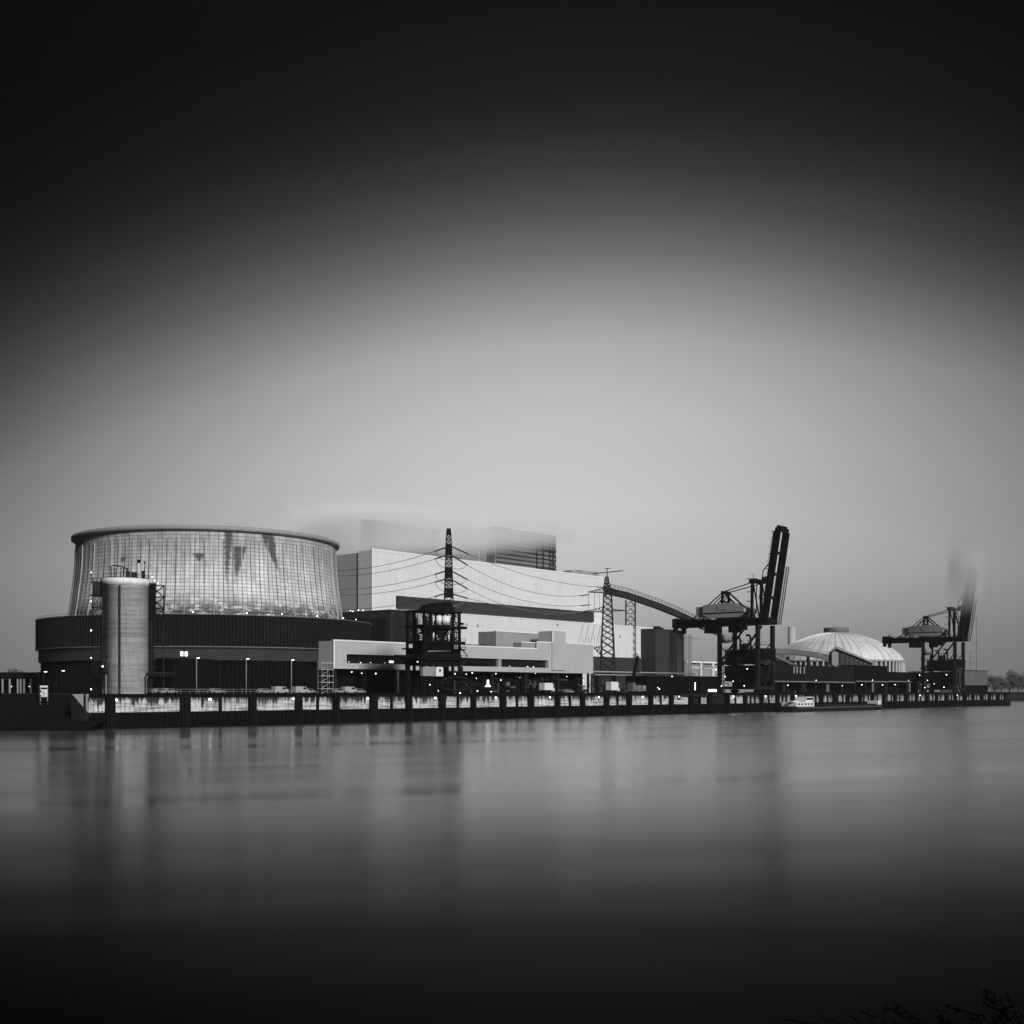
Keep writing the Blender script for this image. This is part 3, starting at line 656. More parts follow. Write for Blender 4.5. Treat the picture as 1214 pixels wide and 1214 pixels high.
gallery(cb, pp[:7], 3.6, 4.5, 'gallery', M['steel2']); gallery(cb, pp[6:], 3.6, 4.2, 'lower_gallery', M['mid'])
hr = MB()
for dz in (1.0, 2.0):
    for a, b in zip(pp[:7], pp[1:7]): hr.bar(a + Vector((0, -2.2, 2 + dz)), b + Vector((0, -2.2, 2 + dz)), .22)
for a, b in zip(pp[:6], pp[1:7]):
    for k in range(5): q = a.lerp(b, k/5) + Vector((0, -2.2, 2)); hr.bar(q, q + Vector((0, 0, 2)), .2)
hr.build('handrail', M['steel2'], cb)
for px, w_ in ((747.5, 11), (805.5, 8.5)):
    f = (px - 742) / 18 if px < 760 else 0; i = 1 if px < 760 else 4; a, b = pp[i], pp[i+1]; q = a.lerp(b, (px - path[i][0]) / (path[i+1][0] - path[i][0])); ww = w_ * q.y / F
    m = MB()
    for j in (-1, 1):
        for k in (-1, 1): m.bar((q.x + j*ww/2, q.y + k*2, G), (q.x + j*ww/2, q.y + k*2, q.z - 2), .45)
    zz = q.z - 2.5
    while zz > 30:
        for k in (-2, 2):
            m.bar((q.x - ww/2, q.y + k, zz - 3), (q.x, q.y + k, zz), .28); m.bar((q.x + ww/2, q.y + k, zz - 3), (q.x, q.y + k, zz), .28); m.bar((q.x - ww/2, q.y + k, zz - 3), (q.x + ww/2, q.y + k, zz - 3), .2)
        zz -= 4.2
    m.build('trestle', M['steel2'], cb)
pr_ = thing('pipe_bridge', 'low pipe bridge carrying pale pipes in front of the grey plinth', 'pipe bridge', P(S(704, 32), 32)); L = S(824, 32) - S(704, 32)
MB().tube([(0, 0, 8.4), (L, 0, 8.4)], .3, 8).build('pipe', M['galv'], pr_); MB().tube([(0, -.6, 7.2), (L, -.6, 7.2)], .22, 8).build('pipe', M['mid'], pr_); MB().box(0, L, .3, 1, 5.9, 6.4).build('beam', M['steel2'], pr_)
for k in range(7): x_ = 2 + k*(L-4)/6; MB().box(x_ - .25, x_ + .25, -.9, 1.2, 0, 6.8).build('support', M['steel2'], pr_)

# ------------------------------------------------------------------ sheds and galleries along the quay
def shed(name, label, cat, px0, px1, tt, dep, pyt, m_, pyb=None, roofm='steel2'):
    a, b = S(px0, tt), S(px1, tt); o = thing(name, label, cat, P(a, tt)); zt = Z(pyt, a, tt) - G; zb = 0 if pyb is None else Z(pyb, a, tt) - G; L = b - a
    q_ = MB(); x_ = 0
    while x_ < L - .4:
        q_.box(x_, min(x_ + .7, L), 0, .12, zb, zt); x_ += 1.25
    q_.box(0, L, .121, dep, zb, zt).build('wall', M[m_], o)
    MB().box(-.2, L + .2, -.25, dep, zt, zt + .35).build('roof', M[roofm], o)
    return o, L, zb, zt
qs, L, zb, zt = shed('quay_shed', 'black corrugated shed left of the first crane with a lit doorway', 'shed', 767, 851, 13, 10, 801.5, 'darker')
x_ = S(824, 13) - S(767, 13); sub('door', M['window_lit'], qs, (x_ - .35, x_ + .35, -.06, -.01, 1.2, 4.4)); sub('doorway', M['void'], qs, (x_ - 1.5, x_ + 4.0, -.04, -.005, .2, 5))
x_ = S(837, 13) - S(767, 13); sub('lit_bench', M['lampsoft'], qs, (x_ - 3, x_ + 3, -3.2, -2.8, .6, 1.55))
for px, z_ in ((796, 6.6), (779, 2.2), (781, 1.6)): MB().ball((S(px, 13) - S(767, 13), -.3, z_), .22, 5).build('wall_lamp', M['lamp'], qs)
for i, (p0, p1, tt, yt, m_, lab) in enumerate(((917, 1014.6, 30, 788.2, 'dark', 'raised black conveyor gallery between the first crane and the domed store'),
                             (1015, 1052, 29, 789.0, 'darker', 'shorter raised black gallery directly before the right edge of the dome'),
                             (1052.5, 1100, 30, 797.0, 'darker', 'lower black gallery reaching from the dome to the second crane'))):
    o, L, zb, zt = shed('quay_gallery', lab, 'gallery', p0, p1, tt, 9, yt, m_, 807.8)
    tag(o, group='raised galleries along the quay')
    MB().box(0, L, -.3, 0, zb - .3, zb + .35).build('girder', M['grey'], o)
    n_ = max(3, int(L / 14))
    for k in range(n_ + 1): x_ = .6 + k*(L - 1.2)/n_; MB().box(x_ - .4, x_ + .4, .5, 1.3, 0, zb - .3).build('column', M['steel2'], o)
    sub('back_wall', M['void'], o, (0, L, 6, 7, 0, zb))
    if i == 0:
        for px in (941.5, 945, 949, 953.5): x_ = S(px, tt) - S(p0, tt); sub('window', M['mid'], o, (x_ - .55, x_ + .55, -.06, .3, zb + 4.0, zb + 7.6))
        for px in (930, 982, 955): x_ = S(px, tt) - S(p0, tt); sub('door_panel', M['grey' if px == 982 else 'steel2'], o, (x_ - 1.6, x_ + 1.2, .2, .4, .5, zb - 1))
    else: 
        x_ = L * .55; sub('door_panel', M['grey'], o, (x_ - 1.6, x_ + .8, .2, .4, .4, zb - .6))
    for k in range(3): MB().ball((L * (.15 + .33*k), -.5, zb + (.8 if k % 2 else -1.8)), .22, 5).build('wall_lamp', M['lamp'], o)
en, L, zb, zt = shed('end_building', 'dark grey boxy building behind the second crane at the end of the quay', 'building', 1144, 1170.5, 24, 16, 794.8, 'grey')
sub('lower_wall', M['darker'], en, (-.05, L + .05, -.3, -.02, 0, zt*.34))
ch_ = thing('columned_hall', 'low grey hall with pale round columns seen between dark block and first crane', 'hall', P(S(811.5, 150), 150)); L = S(884, 150) - S(811.5, 150); zt = Z(783.5, S(811.5, 150), 150) - G
sub('wall', M['mid'], ch_, (0, L, 1, 20, 0, zt - 1)); sub('roof', M['white_trim'], ch_, (-.3, L, -1, 20, zt - 1, zt)); sub('ledge', M['palepaint'], ch_, (0, L, .5, 1, zt - 4.4, zt - 3.6))
for px in (815.5, 831, 845, 860): x_ = S(px, 150) - S(811.5, 150); MB().tube([(x_, 0, 0), (x_, 0, zt - 1)], 1.15, 12).build('column', M['palepaint'], ch_)

# ------------------------------------------------------------------ coal dome
DY = 892.0; dm = thing('storage_dome', 'wide white ribbed storage dome with a flat grey cap on short columns', 'dome', at(991.5, DY), math.atan2(-.265, .965)); RD = 47.5
ze = 8.5 + 37*DY/F - G - .8; zt = 8.5 + 71*DY/F - G - .8; prof = []
for i in range(15):
    f = i / 14; r_ = RD*(1 - f) + 8.0*f; hh = math.sqrt(max(0, 1 - (r_/RD)**2)); prof.append((r_, ze + (zt - ze) * (hh*.45 + .55*(1 - (r_/RD)**1.7)) / (math.sqrt(1-(8/RD)**2)*.45 + .55*(1-(8/RD)**1.7))))
MB().lathe(prof, 144, cap=False).build('dome_roof', M['dome'], dm)
rbm = MB()
for k in range(48):
    a = 2*math.pi*k/48
    for (ra, za), (rb2, zb2) in zip(prof[:-1], prof[1:]): rbm.bar((ra*math.cos(a), ra*math.sin(a), za + .1), (rb2*math.cos(a), rb2*math.sin(a), zb2 + .1), .3, .3)
rbm.build('dome_ribs', M['dome'], dm)
MB().lathe([(9.0, zt - .6), (9.0, zt + 3.4), (8.6, zt + 3.6)], 64).build('cap', M['grey'], dm)
MB().lathe([(RD + .3, ze - 1.1), (RD + .6, ze - .9), (RD + .6, ze + .1), (RD - .6, ze + .5)], 144, cap=False).build('eave_ring', M['mid'], dm)
for k in range(72): a = R(k*5); MB().box(RD*math.cos(a) - .5, RD*math.cos(a) + .5, RD*math.sin(a) - .5, RD*math.sin(a) + .5, 0, ze - 1).build('column', M['palepaint'], dm)
MB().lathe([(RD - 1.6, 0), (RD - 1.6, ze - .8)], 96, cap=False).build('ring_wall', M['grey'], dm)
tr = thing('transfer_ramp', 'covered conveyor rising to a peaked transfer house and falling again before the dome', 'conveyor', (0, 0, 0), 0)
YR = 800
gallery(tr, [at(912, 780, 771.5), at(940, 790, 773), at(965, 798, 776), at(985, 800, 780)], 3.4, 4, 'gallery', M['grey'])
m = MB()
for dz in (2.6, 3.4):
    for a, b in ((at(912, 778, 771.5), at(940, 788, 773)), (at(940, 788, 773), at(965, 796, 776)), (at(965, 796, 776), at(984, 798, 779.5))): m.bar(a + Vector((0, 0, dz)), b + Vector((0, 0, dz)), .25)
m.build('handrail', M['mid'], tr)
q = at(991.5, YR - 4, 785)
m = MB().prism([(at(984, 1, 0).x*0 + (984-CX)/F*YR, 8.5+46*YR/F), ((993-CX)/F*YR, 8.5+52.5*YR/F), ((1000-CX)/F*YR, 8.5+49*YR/F), ((1038-CX)/F*YR, 8.5+33*YR/F), ((1034-CX)/F*YR, 8.5+31*YR/F), ((984-CX)/F*YR, 8.5+31*YR/F)], YR - 5, YR + 3)
m.build('ramp_house', M['mid'], tr)
m = MB()
for a, b in (((990, 768.5), (1036, 787)), ((983, 774), (992.5, 766.5))): m.bar(at(a[0], YR - 6, a[1] - .5), at(b[0], YR - 6, b[1] - .5), 2.6, .5)
m.build('ramp_roof', M['galv'], tr)
sub('ramp_side', M['band'], tr, *[((992-CX)/F*YR + i*2.9, (992-CX)/F*YR + i*2.9 + 2.4, YR - 5.4, YR - 5.05, 20, 8.5 + (51 - (i*2.9*F/YR)*.415)*YR/F - 3) for i in range(8)])
for px in (918, 934, 958): a = at(px, 788); sub('trestle_leg', M['steel2'], tr, (a.x - .6, a.x + .6, 786, 790, G, 31))
m = MB().bar(at(916, 782, 776), at(944, 786, 790), 2.2, 1.6); m.build('side_chute', M['grey'], tr)
stck = thing('white_chimney', 'pale white chimney standing left of the dome behind the conveyor', 'chimney', at(938.5, 960)); MB().tube([(0, 0, 0), (0, 0, 51)], [3.2, 3.0], 20).build('shaft', M['pale'], stck)
MB().lathe([(3.1, 50.6), (3.3, 51.4), (2.7, 51.4), (2.7, 50.6)], 20, cap=False).build('lip', M['pale'], stck)

# ------------------------------------------------------------------ ship unloaders
def make_unloader():
    o = thing('ship_unloader', 'x', 'crane', P(0, 0), ANG, 'ship unloading cranes on the quay')
    d = lambda z: z - G
    xs_, ys_ = (0, 13), (0, 18.4)
    for ix in xs_:
        for iy in ys_: MB().box(ix - .75, ix + .75, iy - .8, iy + .8, 1.4, d(37)).build('leg', M['steel2'] if iy == 0 else M['steel'], o)
        for iy in ys_:
            bo = MB().box(ix - 2.6, ix + 2.6, iy - .7, iy + .7, .5, 1.5).build('bogie', M['steel'], o)
            for k in (-2, -.7, .7, 2): MB().tube([(ix + k, iy - .3, .35), (ix + k, iy + .3, .35)], .36, 10).build('wheel', M['black'], bo)
    for iy in ys_:
        MB().box(.75, 12.25, iy - .6, iy + .6, 1.6, 2.9).build('sill_beam', M['steel2'], o)
        MB().box(.75, 12.25, iy - .5, iy + .5, 12.6, 13.8).build('portal_beam', M['steel2'], o)
    m = MB().bar((.6, 0, 12.8), (-1.6, 0, 2.2), .8).bar((12.4, 0, 12.8), (14.6, 0, 2.2), .8).bar((1.5, 0, 12.6), (6.5, 0, 3), .35).bar((11.5, 0, 12.6), (6.5, 0, 3), .35); m.build('splayed_strut', M['steel2'], o)
    for ix in xs_: 
        MB().box(ix - .5, ix + .5, .8, 17.6, 12.6, 13.8).build('tie_beam', M['steel'], o)
        MB().bar((ix, 17.6, 13.8), (ix, 5.2, d(37)), .75).build('diagonal_brace', M['steel2'], o)
        MB().bar((ix, 6, 15), (ix, .6, 22), .4).build('diagonal_brace', M['steel2'], o)
    gx = (2.5, 10.5)
    for ix in gx: MB().box(ix - .6, ix + .6, -3.4, 42.8, d(37.2), d(39.8)).build('main_girder', M['steel'], o)
    for iy in (-3, 0, 7, 13, 18.4, 25, 32, 38, 42.4): MB().box(gx[0], gx[1], iy - .4, iy + .4, d(37.5), d(39)).build('cross_beam', M['steel'], o)
    m = MB()
    for iy in range(-3, 43, 3): m.bar((1.2, iy, d(39.8)), (1.2, iy, d(41)), .14)
    m.bar((1.2, -3, d(41)), (1.2, 42.6, d(41)), .16); m.box(.6, 1.9, -3, 42.6, d(39.8), d(39.95)); m.build('walkway', M['steel2'], o)
    MB().box(1.5, 11.5, 41.5, 43.6, d(37), d(41)).bar((6, 42, d(41)), (6, 40, d(43)), .3).box(1.8, 3.4, 41.8, 43.2, d(35), d(37)).box(9, 10.6, 41.8, 43.2, d(34.6), d(37)).build('rear_platform', M['steel'], o)
    # boom, raised almost upright
    hz, hy, tz, ty = d(37.6), -1.6, d(77.0), -7.9
    nrm = Vector((0, ty - hy, tz - hz)).normalized(); side = Vector((0, nrm.z, -nrm.y))
    bm_ = MB()
    for ix in gx:
        a = Vector((ix, hy, hz)); b = a + nrm * 39; bm_.bar(a, b, 2.8, 1.5)
        e = b; bm_.bar(e, e + nrm * 1.6, 1.7, 1.2)
    boom = bm_.build('boom', M['steel'], o)
    m = MB()
    for f in (2, 11, 21, 30, 40.2): a = Vector((gx[0], hy, hz)) + nrm*f; m.bar(a, a + Vector((8, 0, 0)), .8, 1.2 if f < 38 else 2.6)
    m.build('boom_tie', M['steel'], boom)
    m = MB()
    for i in range(26):
        a = Vector((gx[1] + 1.5, hy, hz)) + nrm*(.5 + i*.95) - side*1.9; m.bar(a, a + side*-1.0, .16); m.bar(a + Vector((-2, 0, 0)), a, .16)
    a = Vector((gx[1] + 1.5, hy, hz)) - side*2.8; m.bar(a, a + nrm*25, .3); m.bar(a + side*1.0, a + side*1.0 + nrm*25, .3)
    for i in range(34): a = Vector((gx[0] - .9, hy, hz)) + nrm*(4 + i*1.05) + side*1.3; m.bar(a, a + side*(.5 + .5*(i % 3 == 0)), .3)
    m.build('boom_walkway', M['steel2'], boom)
    m = MB(); a = Vector((gx[0], hy, hz)) + nrm*19 + side*1.5
    m.bar(a + nrm*6.5, a + side*2.4 + nrm*3, .35); m.bar(a + side*2.4 + nrm*3, a + side*2.4 - nrm*9, .3); m.bar(a + side*2.4 - nrm*2, a - nrm*2, .3); m.bar(a + side*2.4 - nrm*9, a - nrm*9, .3); m.box(1.6, 3.4, (a + side*1.2).y - .9, (a + side*1.2).y + .9, (a + side).z - 2.4, (a + side).z + .4); m.build('boom_bracket', M['steel2'], boom)
    # front mast and rear A-frame
    for ix in gx:
        MB().bar((ix, 4.2, d(39)), (ix, 4.0, d(55.5)), 1.0).build('mast_post', M['steel'], o)
        MB().bar((ix, .6, d(39.8)), (ix, 3.6, d(55)), .45).bar((ix, 2.0, d(42)), (ix, 2.0, d(54)), .3).build('mast_strut', M['steel'], o)
        MB().bar((ix, 19.3, d(39.8)), (ix*.6 + 2.6, 19.3, d(51.8)), .9).build('frame_post', M['steel'], o)
        c_ = ix*.6 + 2.6
        for nm, a, b, w_ in (('forestay', (c_, 19, d(52)), (ix, 4, d(55.2)), .38), ('backstay', (c_, 19.4, d(51.8)), (ix, 34.5, d(39.8)), .42), ('frame_brace', (c_, 19, d(52)), (ix, 6.0, d(40)), .6)):
            MB().bar(a, b, w_).build(nm, M['steel'], o)
        MB().bar((c_, 19.4, d(50.6)), (ix, 31.0, d(39.8)), .35).build('backstay', M['steel'], o)
    MB().box(3.6, 9.4, 18.7, 19.9, d(51.4), d(52.4)).box(3.0, 10, 18.9, 19.7, d(47.4), d(48.1)).build('frame_head', M['steel'], o)
    MB().box(1.6, 11.4, 2.2, 5.2, d(55.0), d(56.6)).bar((2.5, 3.4, d(56.6)), (2.5, 3.4, d(58.6)), .16).bar((2.5, 3.4, d(58.6)), (2.5, 4.8, d(58.8)), .16).bar((2.0, 1.2, d(56.6)), (2.0, 6.6, d(56.9)), .2).build('mast_head', M['steel2'], o)
    m = MB()
    for z_ in (43, 47, 51): m.box(1.2, 2.6, 4.6, 6.2, d(z_), d(z_) + .25)
    m.build('mast_landing', M['steel2'], o)
    hs = MB().prism([(7.2, d(42.6)), (9.5, d(40.6)), (24, d(40.6)), (27.5, d(42)), (27.5, d(46.4)), (14, d(46.9)), (7.2, d(44.2))], 1.0, 12.0, 'x').build('machinery_house', M['mid'], o)
    MB().box(.85, 12.15, 7.4, 27.4, d(42.5), d(42.9)).build('belt_course', M['steel'], hs)
    MB().box(.8, .99, 15, 20, d(44), d(45.6)).build('name_board', M['galv'], hs)
    MB().box(2, 11, 27.6, 31.6, d(41.6), d(45.8)).build('switch_house', M['mid'], o)
    MB().box(3, 10, 23, 28, d(34.2), d(37)).build('trolley', M['steel'], o)
    MB().box(4, 9, 13, 16.5, d(34.2), d(37.2)).box(4.6, 8.4, 9.5, 12.5, d(35.2), d(37.2)).build('hoist_trolley', M['steel'], o)
    # hopper and screening house below
    MB().prism([(1.6, 14), (3.2, d(20)), (3.2, d(26.5)), (17, d(26.5)), (17, d(20)), (15.4, 14)], 2, 11, 'x').build('hopper', M['steel'], o)
    MB().box(1.4, 11.6, 1.8, 16.8, 5, 11.8).build('feeder_house', M['darker'], o)
    MB().box(3, 10, 4, 14, 1.6, 5).build('conveyor_drive', M['steel'], o)
    MB().box(3, 14.4, -.8, 5, d(22), d(27)).build('operator_house', M['darker'], o)
    for k, (yy, zz, rr_) in enumerate(((11.2, d(30.8), .45), (6.2, d(31.5), .5))):
        MB().tube([(5, yy, d(22)), (5, yy, zz), (5, yy + .3, zz + .9), (5, yy + 1.1, zz + 1.4), (5, yy + 2.0, zz + 1.2)], rr_, 8).build('exhaust_pipe', M['steel'], o)
    MB().tube([(4, 15.5, d(31.5)), (4, 19.5, d(31.5))], 1.9, 14).build('dust_filter', M['mid'], o)
    MB().ball((8, 11, d(28)), 1.6, 8).build('dust_filter', M['grey'], o); MB().tube([(6, 9, d(26.5)), (6, 9, d(29.4))], 1.3, 10).build('dust_filter', M['steel2'], o)
    m = MB()
    for z_ in (d(26.6), d(22.2), d(17.8)):
        m.box(.4, 1.9, 1, 20.5, z_, z_ + .15)
        for dz in (.55, 1.1): m.bar((.4, 1, z_ + dz), (.4, 20.5, z_ + dz), .1)
        for yy in range(1, 21, 2): m.bar((.4, yy, z_), (.4, yy, z_ + 1.1), .1)
    m.build('service_platform', M['steel2'], o)
    m = MB()
    for k in range(5):
        z_ = 3.5 + k*3.4; m.bar((.2, 19.9 if k % 2 else 14, z_), (.2, 14 if k % 2 else 19.9, z_ + 3.4), .6, .25)
    m.build('stairway', M['steel2'], o)
    r2 = random.Random(9); q_ = MB()
    for i in range(44):
        x_, y_, z_ = r2.uniform(.5, 12.5), r2.uniform(2, 20), r2.uniform(10, d(30)); q_.bar((x_, y_, z_), (x_ + r2.choice((0, 0, 1.5)), y_ + r2.uniform(-4, 4), z_ + r2.choice((0, 0, 2.5, -2.5))), r2.uniform(.1, .32))
    q_.build('pipework', M['steel2'], o)
    q_ = MB()
    for i in range(60):
        y_ = r2.uniform(-3, 42); q_.bar((r2.uniform(1.2, 11), y_, d(39.8)), (r2.uniform(1.2, 11), y_ + r2.uniform(-.6, .6), d(39.8) + r2.uniform(.4, 1.6)), r2.uniform(.12, .4))
    q_.build('girder_fittings', M['steel'], o)
    for p_ in ((.2, 20.5, d(18)), (-.9, 4.5, d(18.2)), (.5, 16, d(15)), (-.8, 6, d(11)), (.3, 12, d(13)), (2, 1.2, 4), (-1.0, 17, 3)): MB().ball(p_, .24, 5).build('lamp', M['lamp'], o)
    return o
cr1 = make_unloader(); cr1.location = P(314.6, 4); cr1['label'] = 'nearer black ship unloader with its boom raised clear against the sky'
cr2 = copy_tree(cr1); cr2.location = P(544, 4); cr2['label'] = 'farther black ship unloader right of the dome, boom tip lost in fog'

# ------------------------------------------------------------------ loading tower in front of the banded mast
lt = thing('loading_tower', 'dense black loading tower with stacked platforms and pale tanks before the banded mast', 'loading tower', P(S(514, 12), 12)); kk = .377
X_ = lambda px: (px - 514) * kk
ZZ = lambda py: (HY - py) * .262 + .6
for px in (493, 501, 527, 535):
    for yy in (-3.5, 3.5): MB().box(X_(px) - .35, X_(px) + .35, yy - .35, yy + .35, 0, ZZ(726)).build('column', M['steel'], lt)
m = MB()
for yy in (-3.5, 3.5):
    for a, b in ((493, 501), (527, 535)):
        for z_ in range(4): ya, yb = 762 - z_*9, 753 - z_*9; m.bar((X_(a), yy, ZZ(ya)), (X_(b), yy, ZZ(yb)), .22); m.bar((X_(b), yy, ZZ(ya)), (X_(a), yy, ZZ(yb)), .22); m.bar((X_(a), yy, ZZ(yb)), (X_(b), yy, ZZ(yb)), .2)
m.build('bracing', M['steel'], lt)
for a, b, ya, yb in ((492, 542, 745.5, 742.5), (494, 540, 764, 760.5), (489, 540, 771, 769.5), (492, 536, 727.5, 725.5), (486, 542, 783, 781)):
    pf = MB().box(X_(a), X_(b), -4.4, 4.4, ZZ(ya), ZZ(yb)).build('platform', M['steel'], lt); m = MB()
    for dz in (.5, 1.05): m.bar((X_(a), -4.4, ZZ(yb) + dz), (X_(b), -4.4, ZZ(yb) + dz), .1)
    for k in range(9): x_ = X_(a) + (X_(b) - X_(a))*k/8; m.bar((x_, -4.4, ZZ(yb)), (x_, -4.4, ZZ(yb) + 1.05), .1)
    m.build('railing', M['steel2'], pf)
for px, w_ in ((513.3, 2.3), (521.5, 3.4)): MB().tube([(X_(px), -2.5, ZZ(741.5)), (X_(px), -2.5, ZZ(731))], w_*kk*1.05, 14).build('tank', M['white_trim'], lt)
MB().tube([(X_(506), 0, ZZ(741)), (X_(506), 0, ZZ(732))], 1.3, 14).build('tank', M['mid'], lt); MB().tube([(X_(530), 0, ZZ(741)), (X_(530), 0, ZZ(732))], 1.1, 14).build('tank', M['mid'], lt)
MB().prism([(X_(503), ZZ(725)), (X_(508), ZZ(719)), (X_(516), ZZ(715.5)), (X_(524), ZZ(714)), (X_(530), ZZ(717)), (X_(533), ZZ(725))], -2.5, 3).build('winch_house', M['steel'], lt)
MB().bar((X_(507), -2, ZZ(724)), (X_(512), -2, ZZ(718)), .15).bar((X_(530), -2, ZZ(722)), (X_(533), -2, ZZ(717)), .15).build('jib_stay', M['galv'], lt)
MB().prism([(X_(504), ZZ(742)), (X_(527), ZZ(742)), (X_(524), ZZ(748)), (X_(519), ZZ(757)), (X_(511), ZZ(757)), (X_(507), ZZ(748))], -3, 3).build('hopper', M['steel'], lt)
for px, ya, yb, w_, m_ in ((502.4, 751, 757, 1.5, 'white_trim'), (505.6, 751, 758.5, 1.3, 'white_trim'), (509.5, 754, 759, 1, 'mid'), (523.7, 753, 761, 1.3, 'white_trim'), (527.5, 752, 761, .8, 'mid')):
    MB().tube([(X_(px), -3, ZZ(yb)), (X_(px), -3, ZZ(ya))], w_*kk*.55, 8).build('pipe', M[m_], lt)
MB().box(X_(491), X_(536), -3.2, 3.2, ZZ(781), ZZ(771)).box(X_(497), X_(530), -2.6, 2.6, ZZ(769), ZZ(764)).build('screen_house', M['darker'], lt)
MB().prism([(X_(487), ZZ(781)), (X_(540), ZZ(781)), (X_(536), ZZ(790)), (X_(490), ZZ(790))], -3.4, 3.4).build('lower_hopper', M['steel'], lt)
MB().box(X_(470), X_(491), -.6, .6, ZZ(780), ZZ(778)).box(X_(539), X_(580), -1, 1, ZZ(789), ZZ(787)).box(X_(556), X_(577), -1.2, 1.2, ZZ(787), ZZ(784.5)).build('belt_arm', M['steel'], lt)
MB().tube([(X_(497), -3.6, ZZ(773.5)), (X_(525), -3.6, ZZ(771.8))], .32, 8).build('duct', M['grey'], lt)
for px in (492, 538):
    for yy in (-3, 3): MB().box(X_(px) - .6, X_(px) + .6, yy - .5, yy + .5, 0, ZZ(790)).build('portal_leg', M['steel'], lt)
cbx = MB().box(X_(489), X_(501), -4.6, -3.5, ZZ(802), ZZ(791.5)).build('control_cabin', M['mid'], lt)
cb2 = MB().box(X_(503.7), X_(512), -4.8, -3.5, ZZ(802), ZZ(791.5)).build('white_cabin', M['carwhite'], lt); MB().box(X_(507), X_(509), -4.9, -4.8, ZZ(797), ZZ(794)).build('porthole', M['glass'], cb2)
MB().tube([(X_(510 + 19.5 + 19.5*math.cos(R(k*22.5))), -4.2, ZZ(811 - 8*math.sin(R(k*22.5)))) for k in range(17)], .42, 6).bar((X_(510), -4.2, ZZ(810)), (X_(549), -4.2, ZZ(809)), .25).bar((X_(530), -4.2, ZZ(803)), (X_(530), -4.2, ZZ(819)), .25).build('hose_reel', M['dark'], lt)
cn = MB().lathe([(1.0, ZZ(814)), (.35, ZZ(811)), (.3, ZZ(806)), (.1, ZZ(805.6))], 12, (X_(569.5), -4)).build('beacon', M['lampsoft'], lt)
for px, py in ((482, 786), (506, 819), (553.5, 819), (532, 822), (526, 799), (547, 797.5), (571, 820), (577, 798), (496, 812)): MB().ball((X_(px), -4.9, ZZ(py)), rnd.uniform(.17, .27), 5).build('lamp', M['lamp'], lt)

def clutter(parent, n, x0, x1, y0, y1, z0, z1, m_, name, seed, wmax=.5):
    r_ = random.Random(seed); q_ = MB()
    for i in range(n):
        x_, y_, z_ = r_.uniform(x0, x1), r_.uniform(y0, y1), r_.uniform(z0, z1); k = r_.random(); w_ = r_.uniform(.1, wmax)
        if k < .35: q_.bar((x_, y_, z0), (x_, y_, z_), w_)
        elif k < .65: q_.bar((x_, y_, z_), (min(x_ + r_.uniform(1, 6), x1), y_, z_), w_)
        elif k < .8: q_.bar((x_, y_, z_), (min(x_ + r_.uniform(1, 4), x1), y_, max(z0, z_ - r_.uniform(1, 3))), w_*.7)
        elif k < .92: q_.box(x_, x_ + r_.uniform(.4, 1.8), y_, y_ + .8, z_ - r_.uniform(.3, 1.4), z_)
        else: q_.tube([(x_, y_, z0), (x_, y_, z_), (x_ + 1.2, y_, z_ + .3)], w_*.6, 6)
    return q_.build(name, m_, parent)
clutter(lt, 70, X_(492), X_(537), -3.9, 3.9, ZZ(770), ZZ(727), M['steel'], 'pipework', 5, .35)
for k, (pa, pb, lab) in enumerate(((540, 610, 'tangled dark pipework on the quay under the middle of the office gallery'), (612, 704, 'tangled dark pipework on the quay under the right end of the office gallery'), (706, 766, 'low dark pipework and frames around the grey pylon foot'))):
    o = thing('quay_pipework', lab, 'pipework', P(S(pa, 18), 18), ANG, 'pipework along the quay'); L = S(pb, 18) - S(pa, 18)
    clutter(o, int(L*1.1), 0, L, -1, 3, 0, 6.2 if k < 2 else 4, M['steel2'], 'dark_pipes', 10 + k, .4); clutter(o, int(L*.35), 0, L, -1.5, 2, 0, 5 if k < 2 else 3, M['grey'], 'grey_pipes', 20 + k, .35)

# ------------------------------------------------------------------ vehicles, lamps, sign, boat
def make_car(paint):
    o = thing('parked_car', 'x', 'car', (0, 0, 0), ANG, 'cars parked along the quay')
    van = paint == 'carwhite'
    shp = [(-2.15, .35), (2.1, .35), (2.2, .75), (1.25, .92), (.55, 1.45), (-1.15, 1.48), (-1.95, .98), (-2.2, .9)] if not van else [(-2.3, .35), (2.3, .35), (2.35, 1.0), (1.75, 1.25), (1.2, 2.0), (-2.3, 2.05)]
    wn = [(1.0, .95), (.5, 1.36), (-1.05, 1.38), (-1.6, .98)] if not van else [(1.55, 1.25), (1.1, 1.8), (.2, 1.8), (.2, 1.25)]
    b = MB().prism(shp, -.85, .85).build('body', M['vanpaint' if van else paint], o)
    for y0 in (-.87, .855): MB().prism(wn, y0, y0 + .015).build('side_window', M['glass'], b)
    for i in (-1.35, 1.35):
        for j in (-.8, .8): MB().tube([(i, j - .1, .34), (i, j + .1, .34)], .34, 12).build('wheel', M['black'], o)
    for j in (-.55, .55): MB().box(2.12, 2.24, j - .18, j + .18, .55, .72).build('headlight', M['carwhite'], o)
    return o
M['vanpaint'] = mat('van_paint', .42, .4, .3, .05)
protos = {c: make_car(c) for c in ('carlight', 'carwhite', 'cardark')}; used = set()
